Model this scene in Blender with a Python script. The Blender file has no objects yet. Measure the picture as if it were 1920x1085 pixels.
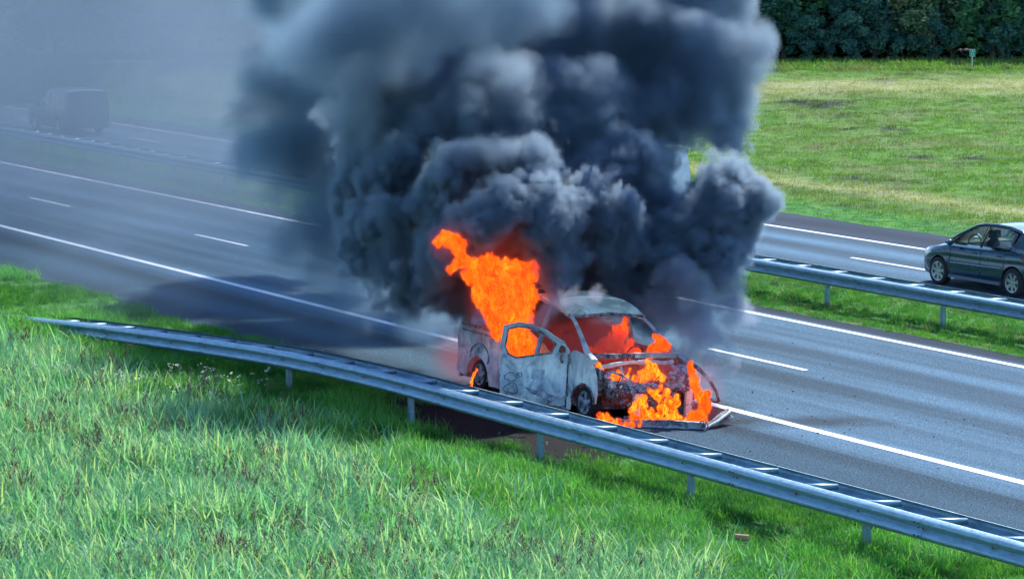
import bpy, bmesh, math, random
import numpy as np
from mathutils import Vector, Matrix, noise as mnoise
from mathutils.geometry import delaunay_2d_cdt
R = math.radians
random.seed(4); rng = np.random.default_rng(4)
S = bpy.context.scene
COL = S.collection

# ---------------------------------------------------------------- camera, sky, sun, exposure
YAW, PITCH, CAMH, FOC = 1.0464, 0.1236, 8.15, 5516.0
cam = bpy.data.cameras.new('camera'); cam.lens = FOC / 1920 * 36; cam.sensor_width = 36
cam.clip_start = 0.5; cam.clip_end = 3000
camo = bpy.data.objects.new('camera', cam); COL.objects.link(camo)
camo.location = (0, 0, CAMH); camo.rotation_euler = (math.pi/2 - PITCH, 0, YAW)
S.camera = camo

SUN_AZ = Vector((-0.64, 0.77, 0)).normalized()       # horizontal direction towards the sun
SUN_EL = R(45)
world = bpy.data.worlds.new('World'); S.world = world; world.use_nodes = True
wn = world.node_tree.nodes; wl = world.node_tree.links
sky = wn.new('ShaderNodeTexSky'); sky.sky_type = 'NISHITA'; sky.sun_disc = False
sky.sun_elevation = SUN_EL; sky.sun_rotation = math.atan2(SUN_AZ.x, SUN_AZ.y)
sky.air_density = 1.0; sky.dust_density = 0.2; sky.ozone_density = 6.0
wl.new(sky.outputs[0], wn['Background'].inputs[0]); wn['Background'].inputs[1].default_value = 0.15
sun = bpy.data.lights.new('sun', 'SUN'); sun.energy = 4.3; sun.angle = R(0.5); sun.color = (1.0, 0.97, 0.90)
suno = bpy.data.objects.new('sun', sun); COL.objects.link(suno)
sd = Vector((SUN_AZ.x*math.cos(SUN_EL), SUN_AZ.y*math.cos(SUN_EL), math.sin(SUN_EL)))
suno.rotation_euler = sd.to_track_quat('Z', 'Y').to_euler(); suno.location = (0, 0, 40)
S.view_settings.view_transform = 'Standard'; S.view_settings.look = 'None'
S.view_settings.exposure = 1.0; S.view_settings.gamma = 1; S.view_settings.use_curve_mapping = False
S.render.engine = 'CYCLES'
cy = S.cycles
cy.use_denoising = True
try: cy.denoiser = 'OPENIMAGEDENOISE'
except Exception: pass
cy.volume_bounces = 3; cy.max_bounces = 8; cy.diffuse_bounces = 3; cy.transparent_max_bounces = 12
cy.volume_step_rate = 1.0; cy.volume_max_steps = 256; cy.use_adaptive_sampling = True; cy.adaptive_threshold = 0.03
S.render.use_persistent_data = False

# ---------------------------------------------------------------- small helpers
FW = Vector((-math.sin(YAW), math.cos(YAW), 0)); RT = Vector((math.cos(YAW), math.sin(YAW), 0))
_c, _s = math.cos(PITCH), math.sin(PITCH)
def loc_of(px, py, D):
    """place at forward distance D (m) from the bridge seen at picture point px,py -> (right, forward, height)"""
    a = (px - 960) / FOC; b = (542.5 - py) / FOC
    dep = D / (_c + b*_s)
    return (a*dep, D, CAMH + dep*(b*_c - _s))
def wpt(px, py, D):
    r, f, z = loc_of(px, py, D); v = RT*r + FW*f; return Vector((v.x, v.y, z))

def tag(o, label=None, cat=None, group=None, kind=None):
    if label: o['label'] = label
    if cat: o['category'] = cat
    if group: o['group'] = group
    if kind: o['kind'] = kind
    return o
def empty(name, loc=(0, 0, 0), rz=0.0):
    o = bpy.data.objects.new(name, None); COL.objects.link(o); o.location = loc; o.rotation_euler = (0, 0, rz); return o
def meshobj(name, verts, faces, mat, parent=None, smooth=False, link=True):
    me = bpy.data.meshes.new(name)
    me.from_pydata([tuple(v) for v in verts], [], [tuple(f) for f in faces]); me.update()
    if mat is not None:
        for m in (mat if isinstance(mat, (list, tuple)) else [mat]): me.materials.append(m)
    if smooth: me.polygons.foreach_set('use_smooth', [True]*len(me.polygons))
    o = bpy.data.objects.new(name, me)
    if link: COL.objects.link(o)
    if parent is not None: o.parent = parent
    return o

class MB:
    """collects shapes into one mesh"""
    def __init__(s): s.v = []; s.f = []
    def add(s, vs, fs):
        n = len(s.v); s.v += [tuple(v) for v in vs]; s.f += [tuple(i+n for i in f) for f in fs]
    def box(s, c, d, rot=None):
        x, y, z = d[0]/2, d[1]/2, d[2]/2
        vs = [Vector(p) for p in ((-x,-y,-z),(x,-y,-z),(x,y,-z),(-x,y,-z),(-x,-y,z),(x,-y,z),(x,y,z),(-x,y,z))]
        if rot is not None: vs = [rot @ v for v in vs]
        s.add([v + Vector(c) for v in vs], [(0,3,2,1),(4,5,6,7),(0,1,5,4),(1,2,6,5),(2,3,7,6),(3,0,4,7)])
    def tube(s, pts, rad, n=8, cap=True, flat=1.0):
        pts = [Vector(p) for p in pts]; rings = []
        rr = rad if isinstance(rad, (list, tuple)) else [rad]*len(pts)
        up0 = None
        for i, p in enumerate(pts):
            t = (pts[min(i+1, len(pts)-1)] - pts[max(i-1, 0)]).normalized()
            a = Vector((0, 0, 1)) if abs(t.z) < .9 else Vector((1, 0, 0))
            u = t.cross(a).normalized()
            if up0 is not None and u.dot(up0) < 0: u = -u
            up0 = u; w = u.cross(t).normalized()
            rings.append([p + u*math.cos(2*math.pi*k/n)*rr[i] + w*math.sin(2*math.pi*k/n)*rr[i]*flat for k in range(n)])
        vs = [v for r_ in rings for v in r_]; fs = []
        for i in range(len(pts)-1):
            for k in range(n):
                a = i*n+k; b = i*n+(k+1) % n; fs.append((a, b, b+n, a+n))
        if cap: fs.append(tuple(range(n))[::-1]); fs.append(tuple((len(pts)-1)*n+k for k in range(n)))
        s.add(vs, fs)
    def lathe(s, prof, c, axis='y', n=24):
        """prof: list of (radius, offset along axis)"""
        vs = []; fs = []
        for (r_, o_) in prof:
            for k in range(n):
                a = 2*math.pi*k/n
                if axis == 'y': vs.append(Vector((c[0]+r_*math.cos(a), c[1]+o_, c[2]+r_*math.sin(a))))
                else: vs.append(Vector((c[0]+r_*math.cos(a), c[1]+r_*math.sin(a), c[2]+o_)))
        for i in range(len(prof)-1):
            for k in range(n): fs.append((i*n+k, i*n+(k+1) % n, (i+1)*n+(k+1) % n, (i+1)*n+k))
        s.add(vs, fs)
    def build(s, name, mat, parent=None, smooth=False): return meshobj(name, s.v, s.f, mat, parent, smooth)

def nodes_of(m): m.use_nodes = True; return m.node_tree.nodes, m.node_tree.links
def new_mat(name): 
    m = bpy.data.materials.new(name); m.use_nodes = True; return m
def N(nt, typ, **kw):
    n = nt.nodes.new(typ)
    for k, v in kw.items():
        if k.startswith('i_'):
            key = k[2:]; key = int(key) if key.isdigit() else key.replace('_', ' ')
            n.inputs[key].default_value = v
        else: setattr(n, k, v)
    return n
def ramp(nt, src, stops, interp='LINEAR'):
    n = nt.nodes.new('ShaderNodeValToRGB'); cr = n.color_ramp; cr.interpolation = interp
    while len(cr.elements) < len(stops): cr.elements.new(0.5)
    for e, (p, c) in zip(cr.elements, stops):
        e.position = p; e.color = (*c, 1) if len(c) == 3 else c
    if src is not None: nt.links.new(src, n.inputs[0])
    return n
def G(v): return (v, v, v)
def mixc(nt, fac, a, b, mode='MIX'):
    n = nt.nodes.new('ShaderNodeMix'); n.data_type = 'RGBA'; n.blend_type = mode
    for sock, val in ((0, fac), (6, a), (7, b)):
        if isinstance(val, bpy.types.NodeSocket): nt.links.new(val, n.inputs[sock])
        elif isinstance(val, (int, float)): n.inputs[sock].default_value = val
        else: n.inputs[sock].default_value = (*val, 1)
    return n.outputs[2]
def mth(nt, op, a, b=None, c=None, clamp=False):
    n = nt.nodes.new('ShaderNodeMath'); n.operation = op; n.use_clamp = clamp
    for i, v in enumerate((a, b, c)):
        if v is None: continue
        if isinstance(v, bpy.types.NodeSocket): nt.links.new(v, n.inputs[i])
        else: n.inputs[i].default_value = v
    return n.outputs[0]
def objcoord(nt): return nt.nodes.new('ShaderNodeTexCoord').outputs['Object']
def worldpos(nt): return nt.nodes.new('ShaderNodeNewGeometry').outputs['Position']
def noise(nt, vec, scale, detail=4, rough=.55, dist=0.0):
    n = nt.nodes.new('ShaderNodeTexNoise'); n.inputs['Scale'].default_value = scale; n.inputs['Detail'].default_value = detail
    n.inputs['Roughness'].default_value = rough; n.inputs['Distortion'].default_value = dist
    if vec is not None: nt.links.new(vec, n.inputs['Vector'])
    return n.outputs[0]
def scaled(nt, vec, s):
    n = nt.nodes.new('ShaderNodeVectorMath'); n.operation = 'MULTIPLY'; nt.links.new(vec, n.inputs[0]); n.inputs[1].default_value = s; return n.outputs[0]
def bump(nt, h, strength, dist, bsdf):
    b = nt.nodes.new('ShaderNodeBump'); b.inputs['Strength'].default_value = strength; b.inputs['Distance'].default_value = dist
    nt.links.new(h, b.inputs['Height']); nt.links.new(b.outputs[0], bsdf.inputs['Normal'])
def simple(name, col, rough=.6, metal=0.0, var=0.0, scale=8.0, spec=.5, bumpv=0.0):
    m = new_mat(name); nt = m.node_tree; b = nt.nodes['Principled BSDF']
    b.inputs['Roughness'].default_value = rough; b.inputs['Metallic'].default_value = metal
    b.inputs['Specular IOR Level'].default_value = spec
    oc = objcoord(nt); f = noise(nt, oc, scale, 5, .6)
    lo = tuple(c*(1-var) for c in col); hi = tuple(min(1, c*(1+var)) for c in col)
    nt.links.new(ramp(nt, f, [(.3, lo), (.7, hi)]).outputs[0], b.inputs['Base Color'])
    if bumpv: bump(nt, noise(nt, oc, scale*4, 4), .5, bumpv, b)
    return m
# ---------------------------------------------------------------- ground shape
def gpt(px, py, z=0.0):
    a = (px - 960)/FOC; b = (542.5 - py)/FOC
    dep = (CAMH - z)/(_s - b*_c); D = dep*(_c + b*_s); v = RT*(a*dep) + FW*D
    return Vector((v.x, v.y, z))
TREE_D = 138.0
def sstep(t): t = np.clip(t, 0, 1); return t*t*(3-2*t)
def ground_z(X, Y):
    X = np.asarray(X, float); Y = np.asarray(Y, float)
    D = X*FW.x + Y*FW.y
    s = np.maximum(Y-49.2, 0); e = np.maximum(TREE_D-D, 0.001)
    z = 1.8*sstep(s/(s+e))
    bumpy = .05*np.sin(X*.9+Y*.5)*np.sin(Y*1.3-X*.35) + .03*np.sin(X*2.3-Y*1.1)
    w = sstep((Y-50)/6)*1.6 + sstep((23.2-Y)/3)
    near = sstep((22.0-Y)/6)*.12
    return z + bumpy*w*np.clip(1-np.abs(D)/400, 0, 1) - .012 + near
EDGE_NEAR = 24.45
def edge_near(X): return EDGE_NEAR + .12*np.sin(X*.7) + .06*np.sin(X*2.9+1) + .04*np.sin(X*7.7) + .03*np.sin(X*13.1+2)

# ---------------------------------------------------------------- ground materials
def grass_colours(nt, straw_bank=True):
    wp = worldpos(nt)
    big = noise(nt, wp, .35, 4, .6); mid = noise(nt, scaled(nt, wp, (1, 1, 0)), 1.7, 5, .65); fine = noise(nt, wp, 14, 4, .7)
    col = ramp(nt, mid, [(.28, (.016, .090, .024)), (.5, (.060, .26, .034)), (.72, (.20, .43, .055))]).outputs[0]
    col = mixc(nt, ramp(nt, big, [(.45, G(0)), (.7, G(.6))]).outputs[0], col, (.060, .19, .055))
    # the bank beyond the motorway: mown, straw left in bands and patches
    sx = nt.nodes.new('ShaderNodeSeparateXYZ'); nt.links.new(wp, sx.inputs[0])
    Y = sx.outputs[1]
    D = mth(nt, 'ADD', mth(nt, 'MULTIPLY', sx.outputs[0], FW.x), mth(nt, 'MULTIPLY', Y, FW.y))
    wob = mth(nt, 'MULTIPLY', mth(nt, 'SUBTRACT', noise(nt, wp, .25, 5, .6), .5), 4.0)
    def band(v, c, w):
        return mth(nt, 'SUBTRACT', 1.0, mth(nt, 'DIVIDE', mth(nt, 'ABSOLUTE', mth(nt, 'SUBTRACT', v, c)), w), clamp=True)
    Yw = mth(nt, 'ADD', Y, wob); Dw = mth(nt, 'ADD', D, mth(nt, 'MULTIPLY', wob, 1.5))
    isbank = mth(nt, 'MULTIPLY', mth(nt, 'SUBTRACT', Y, 50.2), 1.2, clamp=True)
    patch = ramp(nt, noise(nt, scaled(nt, wp, (.6, .6, 0)), .42, 6, .7, .6), [(.40, G(1)), (.50, G(.45)), (.62, G(0))]).outputs[0]
    bankc = mixc(nt, mth(nt, 'MULTIPLY', patch, .5), ramp(nt, mid, [(.3, (.05, .17, .025)), (.55, (.13, .31, .035)), (.75, (.27, .42, .07))]).outputs[0], (.20, .19, .10))
    drk = ramp(nt, noise(nt, scaled(nt, wp, (.8, .8, 0)), .33, 5, .65, .3), [(.33, G(.95)), (.43, G(0))]).outputs[0]
    bankc = mixc(nt, drk, bankc, (.045, .055, .045))
    st = mth(nt, 'MAXIMUM', band(Yw, 54.2, 1.5), band(Dw, 124.5, 5.0))
    st = mth(nt, 'MULTIPLY', mth(nt, 'MULTIPLY', st, ramp(nt, fine, [(.3, G(.4)), (.6, G(1))]).outputs[0]), 1.1, clamp=True)
    bankc = mixc(nt, st, bankc, (.46, .46, .23))
    mint = band(Y, 49.3, 1.9)
    bankc = mixc(nt, mint, bankc, (.16, .44, .14))
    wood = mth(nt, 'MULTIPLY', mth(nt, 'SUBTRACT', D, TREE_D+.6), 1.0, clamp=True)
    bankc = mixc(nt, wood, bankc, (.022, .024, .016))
    col = mixc(nt, isbank, col, bankc)
    col = mixc(nt, ramp(nt, fine, [(.35, G(.45)), (.65, G(0))]).outputs[0], col, (.02, .045, .015))
    return col, fine, sx
def burnt_mask(nt):
    wp = worldpos(nt); c = gpt(905, 800)
    n = nt.nodes.new('ShaderNodeVectorMath'); n.operation = 'SUBTRACT'; nt.links.new(wp, n.inputs[0]); n.inputs[1].default_value = (c.x, c.y, 0)
    s_ = scaled(nt, n.outputs[0], (1/3.9, 1/1.35, 0))
    l = nt.nodes.new('ShaderNodeVectorMath'); l.operation = 'LENGTH'; nt.links.new(s_, l.inputs[0])
    v = mth(nt, 'ADD', l.outputs['Value'], mth(nt, 'MULTIPLY', mth(nt, 'SUBTRACT', noise(nt, wp, 2.2, 5, .65), .5), .9))
    return ramp(nt, v, [(.96, G(1)), (1.04, G(0))]).outputs[0]
m_ground = new_mat('grass ground'); nt = m_ground.node_tree; b = nt.nodes['Principled BSDF']
col, fine, sx = grass_colours(nt)
wp = worldpos(nt)
soot = mixc(nt, ramp(nt, noise(nt, wp, 9, 5, .7), [(.52, G(0)), (.68, G(.8))]).outputs[0], (.002, .003, .005), (.010, .008, .011))
col = mixc(nt, burnt_mask(nt), col, soot)
nt.links.new(col, b.inputs['Base Color']); b.inputs['Roughness'].default_value = .95; b.inputs['Specular IOR Level'].default_value = .2
bump(nt, fine, .9, .12, b)

def leaf_material(name, tint=None, transl=.45, world_col=True):
    m = new_mat(name); nt = m.node_tree; nt.nodes.remove(nt.nodes['Principled BSDF']); out = nt.nodes['Material Output']
    if world_col: c = grass_colours(nt)[0]
    else: c = None
    rnd = nt.nodes.new('ShaderNodeObjectInfo').outputs['Random']
    if tint is not None:
        t = ramp(nt, rnd, tint).outputs[0]
        c = t if c is None else mixc(nt, .75, c, t)
    d = nt.nodes.new('ShaderNodeBsdfDiffuse'); t_ = nt.nodes.new('ShaderNodeBsdfTranslucent'); g = nt.nodes.new('ShaderNodeBsdfGlossy')
    g.inputs['Roughness'].default_value = .45; g.inputs['Color'].default_value = (.7, .8, .75, 1)
    nt.links.new(c, d.inputs[0]); nt.links.new(mixc(nt, 1.0, c, (1.25, 1.3, .7), 'MULTIPLY'), t_.inputs[0])
    m1 = nt.nodes.new('ShaderNodeMixShader'); m1.inputs[0].default_value = transl
    nt.links.new(d.outputs[0], m1.inputs[1]); nt.links.new(t_.outputs[0], m1.inputs[2])
    m2 = nt.nodes.new('ShaderNodeMixShader'); m2.inputs[0].default_value = .025
    nt.links.new(m1.outputs[0], m2.inputs[1]); nt.links.new(g.outputs[0], m2.inputs[2]); nt.links.new(m2.outputs[0], out.inputs[0])
    return m

def axis_grid(lo, hi, step, far):
    a = list(np.arange(lo, hi+.01, step)); return [lo-far, lo-far/4, lo-far/16] + a + [hi+far/16, hi+far/4, hi+far]
xs = axis_grid(-200, 0, 1.6, 1500); ys = axis_grid(-10, 160, 1.4, 1500)
XX, YY = np.meshgrid(xs, ys); ZZ = ground_z(XX, YY)
nx = len(xs); vs = np.stack([XX.ravel(), YY.ravel(), ZZ.ravel()], 1).tolist()
fs = [(j*nx+i, j*nx+i+1, (j+1)*nx+i+1, (j+1)*nx+i) for j in range(len(ys)-1) for i in range(nx-1)]
tag(meshobj('ground', vs, fs, m_ground, smooth=True), kind='structure')

# ---------------------------------------------------------------- carriageways
def asphalt(name, base, grain_scale, contrast, streak=.25, rough=.8, sootf=0.0):
    m = new_mat(name); nt = m.node_tree; b = nt.nodes['Principled BSDF']; wp = worldpos(nt)
    fine = noise(nt, wp, grain_scale, 3, .75)
    dn = tuple(c*(1-contrast) for c in base); up = tuple(c*(1+contrast) for c in base)
    c = ramp(nt, fine, [(.32, dn), (.5, base), (.68, up)]).outputs[0]
    vor = nt.nodes.new('ShaderNodeTexVoronoi'); vor.inputs['Scale'].default_value = grain_scale*1.2; nt.links.new(wp, vor.inputs['Vector'])
    c = mixc(nt, ramp(nt, vor.outputs['Distance'], [(.20, G(.75)), (.36, G(0))]).outputs[0], c, tuple(min(1, x*(1+contrast*2.6)) for x in base))
    st = noise(nt, scaled(nt, wp, (.035, .95, 1)), 1.0, 4, .55)
    c = mixc(nt, streak, c, ramp(nt, st, [(.34, G(.62)), (.66, G(1.5))]).outputs[0], 'MULTIPLY')
    pt = noise(nt, scaled(nt, wp, (.22, .7, 1)), 1.0, 5, .6)
    c = mixc(nt, .5, c, ramp(nt, pt, [(.25, G(.7)), (.75, G(1.3))]).outputs[0], 'MULTIPLY')
    sy = nt.nodes.new('ShaderNodeSeparateXYZ'); nt.links.new(wp, sy.inputs[0])
    yw = mth(nt, 'ADD', sy.outputs[1], mth(nt, 'MULTIPLY', noise(nt, scaled(nt, wp, (.05, .2, 0)), 1.0, 2, .5), .5))
    trk = mth(nt, 'COSINE', mth(nt, 'MULTIPLY', mth(nt, 'SUBTRACT', yw, 28.95), 3.40))
    c = mixc(nt, 1.0, c, ramp(nt, mth(nt, 'MULTIPLY', mth(nt, 'ADD', trk, 1.0), .5), [(.1, G(1.14)), (.9, G(.82))]).outputs[0], 'MULTIPLY')
    # soot left round the burning vehicle
    ctr = gpt(1180, 770)
    n = nt.nodes.new('ShaderNodeVectorMath'); n.operation = 'SUBTRACT'; nt.links.new(wp, n.inputs[0]); n.inputs[1].default_value = (ctr.x-1.5, ctr.y+.6, 0)
    l = nt.nodes.new('ShaderNodeVectorMath'); l.operation = 'LENGTH'; nt.links.new(scaled(nt, n.outputs[0], (1/4.2, 1/1.7, 0)), l.inputs[0])
    v = mth(nt, 'ADD', l.outputs['Value'], mth(nt, 'MULTIPLY', mth(nt, 'SUBTRACT', noise(nt, wp, 1.6, 5, .65), .5), .8))
    c = mixc(nt, ramp(nt, v, [(.75, G(.8)), (1.15, G(0))]).outputs[0], c, (.012, .013, .017))
    c2 = gpt(1520, 790)  # dark streak on the asphalt to the right of the vehicle's front
    n = nt.nodes.new('ShaderNodeVectorMath'); n.operation = 'SUBTRACT'; nt.links.new(wp, n.inputs[0]); n.inputs[1].default_value = c2
    r_ = nt.nodes.new('ShaderNodeVectorRotate'); r_.rotation_type = 'Z_AXIS'; r_.inputs['Angle'].default_value = -YAW - .02; nt.links.new(n.outputs[0], r_.inputs['Vector'])
    l = nt.nodes.new('ShaderNodeVectorMath'); l.operation = 'LENGTH'; nt.links.new(scaled(nt, r_.outputs[0], (1/1.7, 1/.75, 0)), l.inputs[0])
    v = mth(nt, 'ADD', l.outputs['Value'], mth(nt, 'MULTIPLY', mth(nt, 'SUBTRACT', noise(nt, wp, 2.5, 4, .6), .5), .7))
    c = mixc(nt, ramp(nt, v, [(.3, G(.7)), (1.1, G(0))]).outputs[0], c, (.014, .016, .02))
    nt.links.new(c, b.inputs['Base Color']); b.inputs['Roughness'].default_value = .9; b.inputs['Specular IOR Level'].default_value = .08
    bump(nt, fine, .7, .01, b)
    return m
m_lane = asphalt('worn lane asphalt', (.046, .090, .135), 30, .7, .9)
m_rough = asphalt('coarse shoulder asphalt', (.024, .052, .078), 30, .9, .3)
m_strip = asphalt('dark seam asphalt', (.020, .034, .056), 30, .35, .2)
def strip(name, y0, y1, m, z=0.0, x0=-420, x1=120, seg=2.0, wob=None):
    xs_ = np.concatenate([[x0], np.arange(-180, 0, seg), [x1]]); v = []; f = []
    for i, x in enumerate(xs_):
        a = y0(x) if callable(y0) else y0; b_ = y1(x) if callable(y1) else y1
        v += [(x, a, z), (x, b_, z)]
    for i in range(len(xs_)-1): f.append((2*i, 2*i+2, 2*i+3, 2*i+1))
    return tag(meshobj(name, v, f, m), kind='structure')
eg = lambda x: 36.0 + .05*math.sin(x*.8) + .04*math.sin(x*3.1) + max(0, (-x-60))*.012
strip('hard_shoulder', lambda x: float(edge_near(x)), 26.95, m_rough, seg=.25)
strip('road', 26.95, 35.5, m_lane)
strip('road_edge_strip', 35.5, eg, m_strip)
fe = lambda x: 48.35 + .06*math.sin(x*1.1) + .05*math.sin(x*3.3)
strip('far_road', lambda x: 40.55 + .04*math.sin(x*1.7) + .03*math.sin(x*4.1), 46.05, m_lane)
strip('far_hard_shoulder', 46.05, fe, m_strip)

def paint(name):
    m = new_mat(name); nt = m.node_tree; b = nt.nodes['Principled BSDF']; wp = worldpos(nt)
    w = noise(nt, wp, 18, 5, .75); w2 = noise(nt, wp, 1.3, 3, .5)
    c = ramp(nt, w, [(.34, (.20, .23, .27)), (.46, (.70, .74, .78))]).outputs[0]
    c = mixc(nt, .6, c, ramp(nt, w2, [(.3, G(.78)), (.7, G(1))]).outputs[0], 'MULTIPLY')
    nt.links.new(c, b.inputs['Base Color']); b.inputs['Roughness'].default_value = .6; return m
m_paint = paint('road marking paint')
def line(y, w, x0, x1, name='road_marking', z=.004, dy=0.0):
    n = max(1, int(abs(x1-x0)/4)); v = []; f = []
    for i in range(n+1):
        x = x0+(x1-x0)*i/n; yy = y + dy*(x+60); v += [(x, yy-w/2, z), (x, yy+w/2, z)]
    for i in range(n): f.append((2*i, 2*i+2, 2*i+3, 2*i+1))
    return tag(meshobj(name, v, f, m_paint), kind='structure')
line(27.83, .20, -400, 100); line(35.27, .17, -400, 100, dy=-.003)
for k in range(-14, 12):
    x = -83.3 + 12.15*k
    if k == 2: continue        # hidden stretch lies under the smoke anyway
    line(31.5, .13, x, x+3.2)
line(31.5, .13, -59.0, -55.8)
line(45.98, .15, -400, 100, dy=-.008); line(41.5, .13, -400, 100)
for k in range(-12, 8):
    x = -105.1 + 12*k
    line(43.45 - .0, .12, x, x+3.2, dy=-.008) if x < -66 else None
line(43.27, .12, -58.1, -51.5, dy=-.008)

# ---------------------------------------------------------------- guard rails
def galv(name, base=(.22, .38, .50), dirt=.3):
    m = new_mat(name); nt = m.node_tree; b = nt.nodes['Principled BSDF']; wp = worldpos(nt)
    f = noise(nt, scaled(nt, wp, (3, 3, 14)), 1.5, 5, .65); g = noise(nt, wp, 26, 3, .6)
    c = ramp(nt, f, [(.3, tuple(x*(1-dirt) for x in base)), (.6, base), (.8, tuple(min(1, x*1.15) for x in base))]).outputs[0]
    c = mixc(nt, .45, c, ramp(nt, g, [(.35, G(.72)), (.65, G(1.1))]).outputs[0], 'MULTIPLY')
    s2 = noise(nt, scaled(nt, wp, (9, 9, 1.2)), 1.0, 4, .6)
    c = mixc(nt, ramp(nt, s2, [(.55, G(0)), (.72, G(.45))]).outputs[0], c, (.16, .17, .16))
    nt.links.new(c, b.inputs['Base Color']); b.inputs['Metallic'].default_value = .55
    nt.links.new(ramp(nt, g, [(.3, G(.34)), (.7, G(.55))]).outputs[0], b.inputs['Roughness'])
    bump(nt, f, .25, .01, b)
    return m
m_galv = galv('galvanised steel'); m_galv_dk = galv('weathered galvanised steel', (.26, .33, .38), .45)
m_bolt = simple('bolt steel', (.08, .09, .1), .5, .6)
WPROF = [(-.022, 0), (-.002, -.004), (.040, -.022), (.072, -.040), (.082, -.070), (.072, -.100), (.018, -.135), (.006, -.155), (.018, -.175),
         (.072, -.210), (.082, -.240), (.072, -.270), (.040, -.288), (-.002, -.306), (-.022, -.310)]
def beam_mesh(path, s0, s1, side, push=0.0, n=3):
    """path(s) -> (point, unit normal to the left, crest height); side -1 = camera side"""
    v = []; f = []; P = len(WPROF)
    for i in range(n+1):
        s_ = s0+(s1-s0)*i/n; p, nn, h = path(s_)
        for t in (0.0, .005):
            for (o, z) in WPROF:
                w = p + nn*(side*(.245 + o + push + t)); v.append((w.x, w.y, h+z))
    for i in range(n):
        for k in range(P-1):
            a = i*2*P+k; c = (i+1)*2*P+k
            f.append((a, a+1, c+1, c)); f.append((a+P, c+P, c+P+1, a+P+1))
        for k in (0, P-1):
            a = i*2*P+k; c = (i+1)*2*P+k; f.append((a, c, c+P, a+P))
    for e in (0, n):
        for k in range(P-1):
            a = e*2*P+k; f.append((a, a+P, a+P+1, a+1))
    return v, f
def guard_rail(label, path, posts, s_start, s_end, spacer_step, mat, label_parts=True, seg_from=None):
    root = empty('guard_rail', tuple(path(posts[len(posts)//2])[0])[:2] + (0,))
    tag(root, label, 'guard rail')
    inv = Matrix.Translation(-root.location)
    def place(name, v, f, m, smooth=False):
        o = meshobj(name, [inv @ Vector(q) for q in v], f, m, root, smooth); return o
    joints = [posts[0] + 4.0*k + 1.35 for k in range(-40, 60)]
    cuts = [s_start] + [j for j in joints if s_start+.5 < j < s_end-.5] + [s_end]
    for i in range(len(cuts)-1):
        for side in (-1, 1):
            v, f = beam_mesh(path, cuts[i]-.16 if i else cuts[i], cuts[i+1], side, push=.006*(i % 2), n=4)
            o = place('rail_beam', v, f, mat, True)
            o.data.polygons.foreach_set('use_smooth', [True]*len(o.data.polygons))
            md = o.modifiers.new('edges', 'EDGE_SPLIT'); md.split_angle = R(50)
    bl = MB(); s_ = posts[0] - 40*4.0
    while s_ < s_end:
        if s_ > s_start+.3:
            p, nn, h = path(s_); q, n2, h2 = path(s_+.28)
            if h > .22:
                m = MB(); a = p - nn*.215; c = q + n2*.215
                m.tube([(a.x, a.y, h-.06), (c.x, c.y, h-.06)], .052, 10, True, .8)
                place('spacer', m.v, m.f, mat, True)
                br = MB()
                for side in (-1, 1):
                    w = p + nn*side*.255; b1 = MB(); b1.box((w.x, w.y, h-.155), (.10, .03, .14)); place('bracket', b1.v, b1.f, m_galv_dk)
                    w = p + nn*side*.268; bl.tube([(w.x, w.y, h-.152), (w.x, w.y + side*.012, h-.152)], .016, 6)
                pass
        s_ += spacer_step
    for j in cuts[1:-1]:
        for ds in (-.12, -.04):
            for z in (-.07, -.15, -.24):
                p, nn, h = path(j+ds); w = p - nn*(.262 if z == -.15 else .338); bl.tube([(w.x, w.y, h+z), (w.x-nn.x*.012, w.y-nn.y*.012, h+z)], .013, 6)
    o = place('bolt', bl.v, bl.f, m_bolt); o['kind'] = 'stuff'
    for s_ in posts:
        p, nn, h = path(s_); m = MB()
        # open channel post
        for (cx, cy, dx, dy) in ((0, -.04, .08, .006), (-.037, 0, .006, .074), (.037, 0, .006, .074), (-.024, .037, .026, .006), (.024, .037, .026, .006)):
            m.box((p.x+cx, p.y+cy-.12, (h-.02)/2-.15), (dx, dy, h-.02+.3))
        place('post', m.v, m.f, m_galv_dk if (s_ < -90) else mat)
    return root
def polypath(P):
    """P: list of (x, y, crest) ordered by x; s is x"""
    X = [p[0] for p in P]; Yv = [p[1] for p in P]; H = [p[2] for p in P]
    def smooth(x):
        w = np.array([-.8, -.4, 0, .4, .8]); return float(np.mean(np.interp(x+w, X, Yv))), float(np.mean(np.interp(x+w, X, H)))
    def path(x):
        y, h = smooth(x); y2, _ = smooth(x+.1); t = Vector((.1, y2-y, 0)).normalized()
        return Vector((x, y, 0)), Vector((-t.y, t.x, 0)), h
    return path
near_path = polypath([(-59.4, 21.68, -.16), (-58.6, 21.68, .02), (-56, 21.68, .2), (-54.3, 21.72, .33), (-52.3, 21.78, .46), (-49.2, 22.02, .62), (-46.2, 22.32, .74),
                      (-43.4, 22.58, .76), (-33, 22.86, .76), (-26, 23.0, .76), (-10, 23.2, .76), (40, 23.2, .76)])
guard_rail('front steel guard rail before the burning van, left end sinking into the grass', near_path,
           [-38.2+4*k for k in range(-3, 9)], -58.6, -6, 1.3333, m_galv)
med_path = polypath([(-200, 38.2, .75), (-92, 38.05, .75), (-79, 37.85, .75), (-60, 37.55, .75), (-44, 37.52, .75), (40, 37.5, .75)])
guard_rail('steel guard rail on the grass strip between the two carriageways, running behind the smoke', med_path,
           [-51.1+4*k for k in range(-17, 7)], -124, -26, 1.3333, m_galv)

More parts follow.
